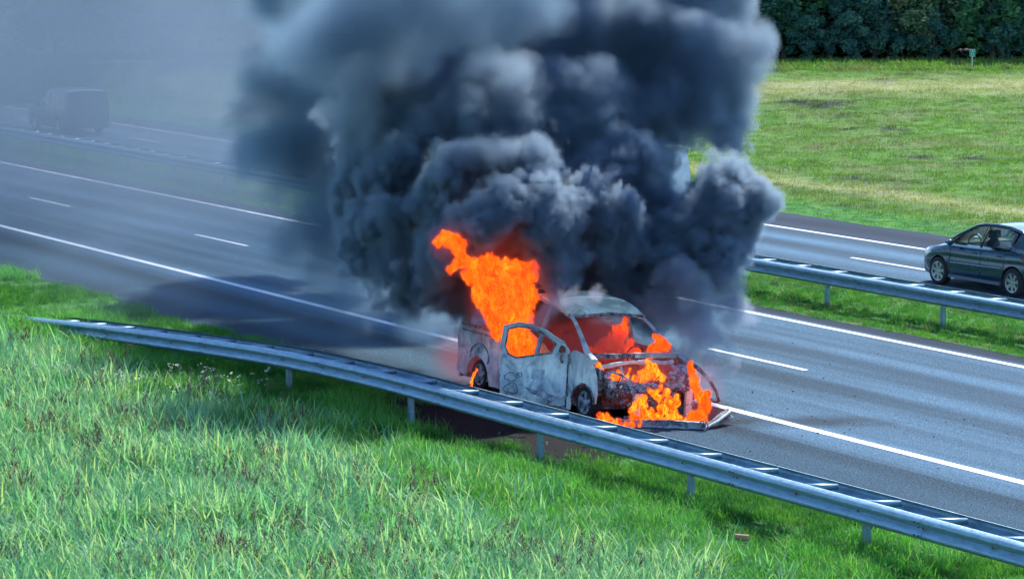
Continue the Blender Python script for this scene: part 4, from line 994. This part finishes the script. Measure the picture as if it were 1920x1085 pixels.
# ---------------------------------------------------------------- small green post sign
q = wpt(1823, 105, 131.5); gz = float(ground_z(q.x, q.y))
sg_ = empty('distance_marker_post', (q.x, q.y, gz), YAW); sg_.scale = (.8, .8, .85); tag(sg_, 'small green sign on a thin grey post in front of the far trees', 'sign')
m = MB(); m.tube([(0, 0, -.2), (0, 0, .92)], .028, 8); meshobj('post', m.v, m.f, simple('pale post', (.55, .6, .6), .6), sg_)
m = MB(); m.box((0, -.04, .92), (.30, .02, .38)); meshobj('sign_border', m.v, m.f, simple('sign white', (.6, .68, .66), .5), sg_)
m = MB(); m.box((0, -.055, .92), (.255, .012, .335)); pl = meshobj('sign_plate', m.v, m.f, simple('sign green', (.0, .26, .19), .5), sg_)
m = MB(); m.box((0, -.063, 1.015), (.11, .004, .03)); m.box((0, -.063, .985), (.03, .004, .06)); meshobj('sign_mark', m.v, m.f, simple('sign mark', (.5, .75, .7), .5), pl)
for x in (-.04, .045):
    m = MB(); m.box((x, -.063, .855), (.028, .004, .11)); meshobj('sign_mark', m.v, m.f, bpy.data.materials['sign mark'], pl)
# ---------------------------------------------------------------- smoke
def smoke_material(name, dens, col, aniso=.25, detail=None, absorb=None):
    m = bpy.data.materials.new(name); m.use_nodes = True; nt = m.node_tree
    nt.nodes.clear(); out = nt.nodes.new('ShaderNodeOutputMaterial'); pv = nt.nodes.new('ShaderNodeVolumePrincipled')
    pv.inputs['Color'].default_value = (*col, 1); pv.inputs['Anisotropy'].default_value = aniso
    pv.inputs['Density Attribute'].default_value = 'density'; pv.inputs['Density'].default_value = dens
    if detail:
        pass
    nt.links.new(pv.outputs[0], out.inputs['Volume']); return m

def smoke_object(name, blobs, mn, mx, vox, soft, mat, disp=1.0, power=1.0, warp=0.45, label=None, cat='smoke', seed=0.0, as_mesh=False, K=7, octs=((1.05, .34), (2.6, .17), (6.2, .075), (13.0, .03)), stretch=None, blend=.12, fbm=None, soft_up=0.0):
    """blobs: (px, py, radius in px, distance). The cloud's density is worked out on a voxel grid from swellings of many sizes."""
    pts = []; rad = []
    for (px, py, rp, D) in blobs:
        pts.append(loc_of(px, py, D)); rad.append(rp*D/FOC)
    rad = np.array(rad)
    edges = np.quantile(rad, np.linspace(0, 1, K+1)); cls = np.clip(np.searchsorted(edges, rad, 'right')-1, 0, K-1)
    me = bpy.data.meshes.new(name); me.from_pydata(pts, [], [])
    a = me.attributes.new('cls', 'INT', 'POINT'); a.data.foreach_set('value', cls.astype(np.int32))
    o = bpy.data.objects.new(name, me); COL.objects.link(o); o.rotation_euler = (0, 0, YAW)
    if label: tag(o, label, cat, kind=None if as_mesh else 'stuff')
    me.materials.append(mat)
    ng = bpy.data.node_groups.new(name, 'GeometryNodeTree')
    ng.interface.new_socket('Geometry', in_out='INPUT', socket_type='NodeSocketGeometry')
    ng.interface.new_socket('Geometry', in_out='OUTPUT', socket_type='NodeSocketGeometry')
    L = ng.links
    gi = ng.nodes.new('NodeGroupInput'); go = ng.nodes.new('NodeGroupOutput')
    pos = ng.nodes.new('GeometryNodeInputPosition').outputs[0]
    def vm(op, a_, b_=None, scale=None):
        n = ng.nodes.new('ShaderNodeVectorMath'); n.operation = op
        for i, v in enumerate((a_, b_)):
            if v is None: continue
            if isinstance(v, bpy.types.NodeSocket): L.new(v, n.inputs[i])
            else: n.inputs[i].default_value = v
        if scale is not None: n.inputs['Scale'].default_value = scale
        return n.outputs[0]
    offs = vm('ADD', pos, (seed, seed*.7, 0))
    if stretch: offs = vm('MULTIPLY', offs, stretch)
    nz = ng.nodes.new('ShaderNodeTexNoise'); nz.inputs['Scale'].default_value = .8; nz.inputs['Detail'].default_value = 3
    L.new(offs, nz.inputs['Vector'])
    wv = vm('SCALE', vm('SUBTRACT', nz.outputs['Color'], (.5, .5, .5)), scale=warp*2)
    P = vm('ADD', pos, wv)
    cur = None
    for k in range(K):
        r_ = float(rad[cls == k].mean()) if (cls == k).any() else 0
        if not (cls == k).any(): continue
        at = ng.nodes.new('GeometryNodeInputNamedAttribute'); at.data_type = 'INT'; at.inputs[0].default_value = 'cls'
        cmp_ = ng.nodes.new('FunctionNodeCompare'); cmp_.data_type = 'INT'; cmp_.operation = 'EQUAL'
        ai = [s_ for s_ in cmp_.inputs if s_.type == 'INT']; L.new(at.outputs[0], ai[0]); ai[1].default_value = k
        sg = ng.nodes.new('GeometryNodeSeparateGeometry'); sg.domain = 'POINT'
        L.new(gi.outputs[0], sg.inputs[0]); L.new(cmp_.outputs[0], sg.inputs[1])
        px = ng.nodes.new('GeometryNodeProximity'); px.target_element = 'POINTS'
        L.new(sg.outputs[0], px.inputs[0]); L.new(P, px.inputs['Sample Position'])
        d = mth(ng, 'SUBTRACT', px.outputs['Distance'], r_)
        if cur is None: cur = d
        else: cur = mth(ng, 'SMOOTH_MIN', cur, d, blend)
    sdf = cur
    if soft_up:
        sp = ng.nodes.new('ShaderNodeSeparateXYZ'); L.new(pos, sp.inputs[0])
        kup = mth(ng, 'MULTIPLY', mth(ng, 'SUBTRACT', sp.outputs[2], 3.9), .45, clamp=True)
        att_ = mth(ng, 'SUBTRACT', 1.0, mth(ng, 'MULTIPLY', kup, .62))
    for (sc, am) in octs:
        v = ng.nodes.new('ShaderNodeTexVoronoi'); v.feature = 'F1'; v.inputs['Scale'].default_value = sc
        v.inputs['Randomness'].default_value = 1
        L.new(vm('ADD', offs, vm('SCALE', wv, scale=.7)), v.inputs['Vector'])
        dd = mth(ng, 'MULTIPLY', mth(ng, 'SUBTRACT', v.outputs['Distance'], .62), am*2*disp)
        if soft_up and sc > 2: dd = mth(ng, 'MULTIPLY', dd, att_)
        sdf = mth(ng, 'ADD', sdf, dd)
    if fbm:
        for (sc, am, rg) in fbm:
            v = ng.nodes.new('ShaderNodeTexNoise'); v.inputs['Scale'].default_value = sc; v.inputs['Detail'].default_value = 5; v.inputs['Roughness'].default_value = rg; v.inputs['Distortion'].default_value = .6
            L.new(offs, v.inputs['Vector']); sdf = mth(ng, 'ADD', sdf, mth(ng, 'MULTIPLY', mth(ng, 'SUBTRACT', v.outputs[0], .50), am*2))
    if soft_up:
        den = mth(ng, 'DIVIDE', mth(ng, 'MULTIPLY', sdf, -1.0), mth(ng, 'ADD', mth(ng, 'MULTIPLY', kup, soft_up), soft))
    else: den = mth(ng, 'MULTIPLY', sdf, -1.0/soft, clamp=False)
    den = mth(ng, 'POWER', mth(ng, 'MINIMUM', mth(ng, 'MAXIMUM', den, 0.0), 1.0), power)
    vc = ng.nodes.new('GeometryNodeVolumeCube')
    L.new(den, vc.inputs['Density']); vc.inputs['Min'].default_value = mn; vc.inputs['Max'].default_value = mx
    for i, ax in enumerate('XYZ'): vc.inputs['Resolution '+ax].default_value = max(8, int((mx[i]-mn[i])/vox))
    sm = ng.nodes.new('GeometryNodeSetMaterial'); sm.inputs['Material'].default_value = mat
    if as_mesh:
        v2m = ng.nodes.new('GeometryNodeVolumeToMesh'); v2m.inputs['Threshold'].default_value = .25; L.new(vc.outputs[0], v2m.inputs[0])
        L.new(v2m.outputs[0], sm.inputs[0])
    else: L.new(vc.outputs[0], sm.inputs[0])
    L.new(sm.outputs[0], go.inputs[0])
    mod = o.modifiers.new('cloud', 'NODES'); mod.node_group = ng
    if as_mesh:
        dg = bpy.context.evaluated_depsgraph_get(); dg.update(); nm = bpy.data.meshes.new_from_object(o.evaluated_get(dg))
        o.modifiers.remove(mod); o.data = nm
        c = Vector(o.bound_box[0]) if len(nm.vertices) else Vector()
        nm.polygons.foreach_set('use_smooth', [True]*len(nm.polygons))
        if not nm.materials: nm.materials.append(mat)
    return o

D0 = 50.5
crisp = [(905,425,42,49.6),(870,418,34,49.6),(940,392,48,49.8),(1010,430,60,50),(1045,478,38,50),(985,395,50,50),(850,445,30,50),(960,470,36,50.6),
 (822,435,34,50.4),(800,470,34,50.6),(812,385,45,51),(775,425,48,51.5),(765,495,48,51.5),(800,530,40,51.3),(835,550,30,51.3),
 (850,345,60,51),(925,320,60,51),(1010,315,50,51),(1075,350,55,51),(1110,400,50,51),(1150,435,48,51),(1100,460,55,51.5),(1165,495,60,51.5),(1110,525,48,52),(1070,530,30,52),
 (735,330,60,52.5),(715,420,62,52.5),(715,490,45,52.5),(760,560,30,52),(800,250,90,53),(930,220,105,53),(1080,230,110,53.5),(1165,310,75,52.5),(1215,400,58,52),
 (1288,424,60,51.5),(1365,395,62,51.5),(1330,465,56,51.3),(1250,480,60,51.3),(1385,440,48,51.5),(1195,215,80,54),(1310,130,90,54.5),(1380,105,60,54.5),(1365,190,62,54.5),
 (1240,515,34,51.2),(1215,540,34,51.4),(1185,560,24,51.6),(1222,300,34,53),(1228,262,42,53.8),(1230,560,26,51.6),
 (900,90,130,55),(1080,80,140,55),(1220,70,120,55),(740,190,90,54),(700,270,60,53.5),(1150,-60,150,56),(950,-80,150,56),(1320,-30,110,56),
 (1045,575,26,50.6),(1075,555,28,51),(1020,570,24,51),(935,480,40,51.6),(890,470,40,51.8),(1000,480,45,51.8),(860,560,34,52),(1140,550,36,51.6),(690,340,55,53.5),(690,450,45,53.5)]
soft = [(600,300,100,58),(560,170,100,58),(660,220,110,58),(650,420,75,57),(500,190,55,58),(700,90,130,58),(620,50,100,59),(760,10,140,59),(640,370,90,58),(720,520,50,55),
 (460,200,40,58),(540,-60,120,59),(860,-40,150,59),(820,600,46,53),(780,590,50,54),(700,560,50,55),(570,420,60,57),(520,280,60,57),(600,-20,140,62),(760,60,150,64),(900,60,150,64),(650,150,120,63),(800,200,120,64),(1000,120,150,65),(620,90,110,52.3),(700,30,120,52.3),(790,-20,120,52.3),(880,20,90,52.3),(960,0,90,52.4),(640,200,80,52.3),(575,280,110,58),(600,440,95,57),(540,165,95,58),(660,330,90,57.5),(600,480,60,57),(640,540,45,56),(470,290,50,60),(620,-130,130,70),(780,-120,140,70),(700,-190,160,74)]  # puffs behind the plume and above the frame are added to shade the road
m_sm = smoke_material('thick black smoke', 13.0, (.34, .44, .55), .35)
smoke_object('smoke_plume', crisp, (-5.2, 47.5, .5), (5.4, 58.5, 9.6), .050, .20, m_sm, soft_up=1.7, octs=((1.05, .30), (2.6, .17), (6.2, .13), (13.0, .08), (24.0, .035)), label='thick dark blue-grey smoke billowing up from the burning van')
wisps = [(1268,522,39,50.4),(1300,548,36,50.2),(1322,580,33,50.0),(1290,590,31,50.2),(1262,572,33,50.4),(1336,612,28,49.8),(1310,630,23,49.6),(1345,645,22,49.4),(1338,672,18,49.0),(1345,700,14,48.6),(1335,725,10,48.3),(1352,520,39,50.8),(1372,560,31,50.8),(1385,600,20,50.4),(1228,566,26,50.6),
 (1042,582,15,48.7),(1062,574,15,48.7),(1085,568,13,48.7),(1024,598,14,49.0),(1108,566,9,48.7),(1150,560,16,51),(1110,548,20,51.2)]
m_sm4 = smoke_material('thin curling smoke', 7.5, (.46, .52, .62), .35)
smoke_object('smoke_wisps', wisps, (.3, 47.4, .6), (4.4, 52.6, 5.2), .045, .28, m_sm4, seed=21.0, octs=((1.6, .15), (3.6, .13), (8.0, .08), (15.0, .04)), warp=.3, label='thin curling grey smoke over the van roof and rising at its far front corner')
m_sm2 = smoke_material('soft drifting smoke', 2.6, (.26, .38, .50), .35)
smoke_object('smoke_drift', soft, (-14.5, 51, .2), (4.0, 76.5, 11.5), .17, .9, m_sm2, seed=13.0, label='softer dark smoke drifting left behind the main plume, with unseen puffs added for shade')
veil = [(100,60,420,84),(300,120,420,80),(420,240,260,76),(120,220,420,90),(260,330,240,72),(60,330,260,80),(500,90,260,74),(480,430,130,62),(300,430,120,60),(560,520,70,56),(-150,150,420,95),(120,420,120,66)]
m_sm3 = smoke_material('thin smoke veil', .098, (.25, .325, .42), .1)
smoke_object('smoke_veil', veil, (-24, 54, .1), (1, 118, 15), .35, 3.0, m_sm3, seed=5.0, octs=((.16, 2.2), (.5, .8), (1.4, .2)), warp=1.5, K=5, label='thin grey smoke veil over the left side of the motorway')

# ---------------------------------------------------------------- fire
def fire_material(name, strength, scale=6.0, red=0.0, stops=None):
    m = bpy.data.materials.new(name); m.use_nodes = True; nt = m.node_tree; nt.nodes.clear(); out = nt.nodes.new('ShaderNodeOutputMaterial'); e = nt.nodes.new('ShaderNodeEmission')
    wp = worldpos(nt); v = scaled(nt, wp, (1, 1, .55))
    a = noise(nt, v, scale, 6, .7, 1.6); b_ = noise(nt, v, scale*.4, 3, .6, .8)
    c = ramp(nt, mth(nt, 'ADD', mth(nt, 'MULTIPLY', a, .55), mth(nt, 'MULTIPLY', b_, .45)),
             stops or [(.30, (.30, .006, .002)), (.39, (.85, .024, .003)), (.48, (1.0, .060, .003)), (.58, (1.0, .115, .005)), (.68, (1.0, .23, .012)), (.78, (1.0, .36, .03))]).outputs[0]
    if red: c = mixc(nt, red, c, (.8, .03, .012))
    nt.links.new(c, e.inputs[0]); e.inputs[1].default_value = strength; nt.links.new(e.outputs[0], out.inputs[0]); return m
m_fire = fire_material('flame', 1.25, 11); m_fire2 = fire_material('bright flame', 1.25, 15, 0, [(.35, (.06, .004, .002)), (.41, (.55, .022, .003)), (.48, (1.0, .075, .004)), (.56, (1.0, .20, .008)), (.66, (1.0, .42, .03)), (.76, (1.0, .62, .10))]); m_fire3 = fire_material('deep red flame', 1.0, 8, .25)
m_fr = bpy.data.materials.new('flame fringe'); m_fr.use_nodes = True; _nt = m_fr.node_tree; _nt.nodes.clear()
_o = _nt.nodes.new('ShaderNodeOutputMaterial'); _p = _nt.nodes.new('ShaderNodeVolumePrincipled'); _a = _nt.nodes.new('ShaderNodeAttribute'); _a.attribute_name = 'density'
_n = noise(_nt, scaled(_nt, worldpos(_nt), (1, 1, .5)), 14, 3, .6)
_k = mth(_nt, 'MULTIPLY', _a.outputs['Fac'], ramp(_nt, _n, [(.38, G(.0)), (.62, G(1))]).outputs[0])
_nt.links.new(mth(_nt, 'MULTIPLY', _k, 11.0), _p.inputs['Emission Strength']); _p.inputs['Emission Color'].default_value = (1.0, .075, .006, 1)
_p.inputs['Density'].default_value = .8; _p.inputs['Color'].default_value = (.3, .2, .2, 1); _nt.links.new(_p.outputs[0], _o.inputs['Volume'])
def fringe(o, wd):
    """glowing gas just outside the body of a flame, thinning outwards"""
    me = o.data.copy(); n = len(me.vertices); co = np.empty(n*3, np.float32); me.vertices.foreach_get('co', co); nr = np.empty(n*3, np.float32); me.vertices.foreach_get('normal', nr)
    co = co + nr*wd; me.vertices.foreach_set('co', co); me.update(); me.materials.clear(); me.materials.append(m_fr)
    c = bpy.data.objects.new('flame_fringe', me); COL.objects.link(c); c.parent = o; c['kind'] = 'stuff'
    ng = bpy.data.node_groups.new('fringe', 'GeometryNodeTree'); L = ng.links
    ng.interface.new_socket('Geometry', in_out='INPUT', socket_type='NodeSocketGeometry'); ng.interface.new_socket('Geometry', in_out='OUTPUT', socket_type='NodeSocketGeometry')
    gi = ng.nodes.new('NodeGroupInput'); go = ng.nodes.new('NodeGroupOutput'); mv = ng.nodes.new('GeometryNodeMeshToVolume')
    mv.resolution_mode = 'VOXEL_SIZE'; mv.inputs['Voxel Size'].default_value = max(.012, wd*.35); mv.inputs['Density'].default_value = 1.0; mv.inputs['Interior Band Width'].default_value = wd*1.3
    sm = ng.nodes.new('GeometryNodeSetMaterial'); sm.inputs['Material'].default_value = m_fr
    L.new(gi.outputs[0], mv.inputs[0]); L.new(mv.outputs[0], sm.inputs[0]); L.new(sm.outputs[0], go.inputs[0]); c.modifiers.new('fringe', 'NODES').node_group = ng
def fire(name, label, blobs, mat, vox=.022, amp=1.0, seed=0.0, blend=.05, tongues=None, lean=-.15, core=.8, rag=1.0):
    """a ragged body of fire: uneven lumps with licking tongues, fused into one surface"""
    rr = random.Random(int(seed*31)+1); m = MB(); fwd = FW; side = RT
    P = [(wpt(px, py, D), rp*D/FOC) for (px, py, rp, D) in blobs]
    # joints between neighbouring lumps keep the flame in one piece
    for i, (c, r_) in enumerate(P):
        bm = bmesh.new(); bmesh.ops.create_icosphere(bm, subdivisions=3, radius=1.0)
        vs = []
        for q in bm.verts:
            n_ = mnoise.fractal(q.co*1.7+Vector((seed+i*3.1, i, 0)), .9, 2.1, 4); k = core*(1+.55*rag*n_)
            vs.append(c + Vector((q.co.x*r_*k*.8, q.co.y*r_*k*.8, q.co.z*r_*k*1.1)))
        m.add(vs, [tuple(v.index for v in f.verts) for f in bm.faces]); bm.free()
        near = sorted(range(len(P)), key=lambda j: (P[j][0]-c).length)[1:3]
        for j in near:
            if (P[j][0]-c).length < (P[j][1]+r_)*2.2:
                mid = (P[j][0]+c)/2 + Vector((rr.gauss(0, r_*.2), rr.gauss(0, r_*.2), rr.gauss(0, r_*.2)))
                m.tube([c, mid, P[j][0]], [r_*.5, min(r_, P[j][1])*.35, P[j][1]*.5], 8)
        nt_ = tongues if tongues is not None else 9
        for k in range(nt_):
            th = rr.uniform(0, 2*math.pi); e = rr.uniform(-.6, 1.3)
            d0 = (side*math.cos(th) + fwd*math.sin(th)*.6)*math.cos(e) + Vector((0, 0, math.sin(e))); d0.normalize()
            p = c + d0*r_*core*.6; ln = r_*rr.uniform(.5, 1.35)*amp; pts = [p]; rad = [r_*.34*rr.uniform(.7, 1.1)]
            d = d0*.7; n = 5
            for q in range(1, n+1):
                d = d*.65 + Vector((0, 0, 1))*.55 + side*(lean + rr.uniform(-.55, .55)) + fwd*rr.uniform(-.3, .3); p = p + d.normalized()*ln/n
                pts.append(p.copy()); rad.append(rad[0]*(1-q/(n+.3))**.8*rr.uniform(.7, 1.25))
            m.tube(pts, rad, 7)
    o = m.build(name, mat, None, True)
    md = o.modifiers.new('fuse', 'REMESH'); md.mode = 'VOXEL'; md.voxel_size = vox
    dg = bpy.context.evaluated_depsgraph_get(); dg.update(); nm = bpy.data.meshes.new_from_object(o.evaluated_get(dg)); o.modifiers.remove(md)
    n = len(nm.vertices); co = np.empty(n*3, np.float32); nm.vertices.foreach_get('co', co); co = co.reshape(-1, 3); nr = np.empty(n*3, np.float32); nm.vertices.foreach_get('normal', nr); nr = nr.reshape(-1, 3)
    dsp = np.array([mnoise.fractal(Vector((x*11+seed, y*11, z*6)), .8, 2.1, 4) for x, y, z in co])[:, None]
    rm = float(np.mean([p[1] for p in P])); co = co + nr*dsp*min(.05, rm*.28)*rag
    # drop crumbs: keep the larger connected pieces
    nm.vertices.foreach_set('co', co.ravel()); nm.update()
    bm = bmesh.new(); bm.from_mesh(nm); bm.verts.ensure_lookup_table(); seen = set(); comps = []
    for v in bm.verts:
        if v.index in seen: continue
        st = [v]; seen.add(v.index); cp = []
        while st:
            w = st.pop(); cp.append(w)
            for e in w.link_edges:
                x = e.other_vert(w)
                if x.index not in seen: seen.add(x.index); st.append(x)
        comps.append(cp)
    comps.sort(key=len, reverse=True)
    for cp in [c_ for c_ in comps[1:] if len(c_) < max(60, .03*len(comps[0]))]: bmesh.ops.delete(bm, geom=cp, context='VERTS')
    bm.to_mesh(nm); bm.free()
    c0 = sum((p[0] for p in P), Vector())/len(P); c0.z = min(p[0].z-p[1] for p in P)
    nm.transform(Matrix.Translation(-c0)); o.location = c0
    nm.polygons.foreach_set('use_smooth', [True]*len(nm.polygons))
    if not nm.materials: nm.materials.append(mat)
    o.data = nm; tag(o, label, 'fire'); fringe(o, min(.05, rm*.42)); return o
fire('tall_flame', 'tall orange flame bursting from the side opening up to the smoke',
     [(965,640,26,50.0),(945,612,30,50.0),(965,580,38,50.0),(935,552,40,50.0),(980,545,30,50.0),(905,525,28,50),(950,515,26,50),(995,515,16,50),(998,560,14,50),(892,500,18,50),(905,560,20,50),(925,595,22,50),(975,612,28,50),(960,660,24,50),(985,650,20,50.1),
      (870,490,14,49.2),(862,472,13,49.45),(852,455,14,49.45),(856,464,12,49.45),(845,451,13,49.45),(830,447,12,49.45),(990,508,18,49.9),(1002,502,10,49.9),(968,508,18,49.9),(920,505,22,49.9),(838,448,13,49.45),(822,452,10,49.45),(848,505,9,49.2),(870,458,8,49.45),(880,515,14,49.9)], m_fire, .024, 1.0, 3, tongues=8, lean=-.25, core=.85, rag=1.1)
fire('cabin_flame', 'orange flame over the seats seen through the windscreen opening', [(1148,652,22,49.6),(1160,632,18,49.6),(1130,650,14,49.6),(1118,660,12,49.6),(1170,618,9,49.8),(1172,600,7,49.8),(1160,650,16,49.9),(1180,655,12,49.8),(1192,660,9,49.8),(1138,664,14,49.8),(1182,646,8,49.8),(1178,664,12,49.8)], m_fire3, .016, .8, 6)
fire('cabin_flame', 'small flame at the far side of the windscreen opening', [(1238,646,14,49.2),(1224,656,13,49.2),(1243,640,7,49.4),(1250,652,8,49.4),(1220,664,9,49.4),(1236,634,6,49.4),(1252,648,8,49.2),(1228,630,6,49.3)], m_fire3, .016, .7, 7)
fire('cabin_flame', 'low red flame in the cabin beside the open door', [(1105,658,9,49.5),(1114,664,9,49.5),(1122,655,7,49.5)], m_fire3, .016, .7, 8)
fire('bulkhead_flame', 'yellow-orange flame above the engine, right of middle', [(1213,704,14,48.3),(1230,700,12,48.3),(1203,708,11,48.3),(1216,688,7,48.3),(1242,708,8,48.3),(1190,711,7,48.3),(1214,676,4,48.3),(1228,688,6,48.3)], m_fire2, .012, .8, 9, rag=1.3)
fire('bulkhead_flame', 'low orange flame above the engine, left of middle', [(1150,712,11,48.3),(1164,708,9,48.3),(1140,714,8,48.3),(1177,706,6,48.3),(1181,692,4,48.3),(1160,700,6,48.3)], m_fire2, .012, .8, 10, rag=1.3)
fire('bulkhead_flame', 'tiny flame in the scuttle corner beside the headlight hole', [(1122,686,8,48.3),(1128,695,6,48.3),(1118,677,4,48.3)], m_fire2, .012, .6, 16)
fire('engine_flame', 'ragged orange flame in the middle of the engine bay', [(1242,768,14,47.45),(1256,756,12,47.45),(1236,748,9,47.45),(1250,736,9,47.45),(1225,740,8,47.45),(1264,772,12,47.45),(1269,757,9,47.45),(1270,742,6,47.45),(1216,733,6,47.45),(1256,785,12,47.45),(1232,782,10,47.45),(1238,728,7,47.45),(1275,786,8,47.45)], m_fire2, .012, .8, 11, core=.55, tongues=16, rag=1.6)
fire('engine_flame', 'small flame beside the left chassis leg', [(1190,762,10,47.4),(1200,753,9,47.4),(1208,746,6,47.4),(1184,770,7,47.4),(1210,760,6,47.4)], m_fire2, .012, .8, 17, core=.7, tongues=12, rag=1.4)
fire('engine_flame', 'low ragged flame along the ground under the engine', [(1214,781,14,47.5),(1200,791,13,47.4),(1186,796,11,47.4),(1172,794,9,47.4),(1228,791,12,47.4),(1244,794,11,47.4),(1260,794,9,47.4),(1205,770,9,47.5),(1160,791,8,47.4),(1274,791,8,47.4),(1190,781,8,47.4),(1288,792,8,47.4),(1222,771,7,47.5)], m_fire2, .012, .8, 18, core=.6, tongues=15, rag=1.6)
fire('wheel_flame', 'small orange flame on the ground beside the front wheel', [(1131,789,12,47.2),(1144,792,11,47.2),(1125,779,6,47.2),(1154,796,7,47.2),(1138,780,7,47.2)], m_fire2, .012, .8, 12, rag=1.3)
fire('wing_flame', 'orange flame curling round the far wing down to the asphalt', [(1293,684,7,48.3),(1297,697,9,48.3),(1301,712,10,48.3),(1305,727,10,48.2),(1312,742,12,48.0),(1322,750,12,47.9),(1325,762,11,47.8),(1317,772,12,47.8),(1308,782,12,47.6),(1317,790,11,47.6),(1300,794,10,47.5),(1290,788,8,47.5),(1328,740,9,47.9),(1313,797,8,47.5),(1296,775,7,47.6)], m_fire, .013, .8, 13, tongues=12, lean=.1, rag=1.3)
fire('arch_flame', 'thin flame licking along the rear wheel arch', [(894,693,4,50.6),(889,700,4,50.6),(886,708,4,50.6),(884,717,4,50.6),(884,726,4,50.6)], m_fire2, .010, .22, 14)
# firelight in the smoke, added as self-glowing haze near the flames
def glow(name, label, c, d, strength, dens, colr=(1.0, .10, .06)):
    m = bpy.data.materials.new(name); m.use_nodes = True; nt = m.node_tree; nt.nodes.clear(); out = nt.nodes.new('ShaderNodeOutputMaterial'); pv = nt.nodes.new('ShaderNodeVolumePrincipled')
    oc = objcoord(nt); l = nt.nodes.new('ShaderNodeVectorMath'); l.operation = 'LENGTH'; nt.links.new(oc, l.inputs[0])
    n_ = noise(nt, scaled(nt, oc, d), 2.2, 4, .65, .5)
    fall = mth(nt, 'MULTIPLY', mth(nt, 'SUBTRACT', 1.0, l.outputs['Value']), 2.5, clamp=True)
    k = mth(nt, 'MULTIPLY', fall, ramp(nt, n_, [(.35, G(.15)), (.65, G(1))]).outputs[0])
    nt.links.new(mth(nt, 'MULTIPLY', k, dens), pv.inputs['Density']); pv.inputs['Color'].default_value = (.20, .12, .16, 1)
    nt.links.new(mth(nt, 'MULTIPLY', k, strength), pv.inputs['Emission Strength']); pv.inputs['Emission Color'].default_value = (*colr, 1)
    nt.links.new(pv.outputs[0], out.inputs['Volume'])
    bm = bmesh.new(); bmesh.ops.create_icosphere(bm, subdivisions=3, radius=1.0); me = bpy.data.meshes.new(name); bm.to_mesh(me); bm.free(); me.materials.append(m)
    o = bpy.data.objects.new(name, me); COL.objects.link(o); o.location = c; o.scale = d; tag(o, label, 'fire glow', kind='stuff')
glow('cabin_fire_glow', 'added red haze filling the cabin of the burning van, glowing in place of firelit smoke', (VX-2.3, VY, .95), (1.35, .82, .62), .30, 5.5)
glow('engine_fire_glow', 'added red-glowing haze standing for firelight between the engine parts', (VX-.55, VY+.1, .55), (.50, .85, .45), .35, .9)
q = wpt(935, 545, 50.2); glow('flame_glow', 'added red glow standing for firelight in the smoke round the tall flame', q, (.95, .55, 1.2), .15, .3, (1.0, .07, .02))
q = wpt(845, 455, 49.6); glow('flame_glow', 'added red glow standing for firelight in the smoke round the tip of the tall flame', q, (.5, .45, .42), .16, .3, (1.0, .07, .03))
q = wpt(1322, 745, 48.2); glow('flame_glow', 'added orange glow standing for firelight round the flame at the far wing', q, (.42, .4, .75), .18, .25, (1.0, .13, .03))
glow('rear_fire_glow', 'added pink glow standing for firelight in the smoke behind the rear wheel of the burning van', (VX-5.2, VY-.75, .45), (1.0, .6, .55), .16, 1.0, (1.0, .18, .22))
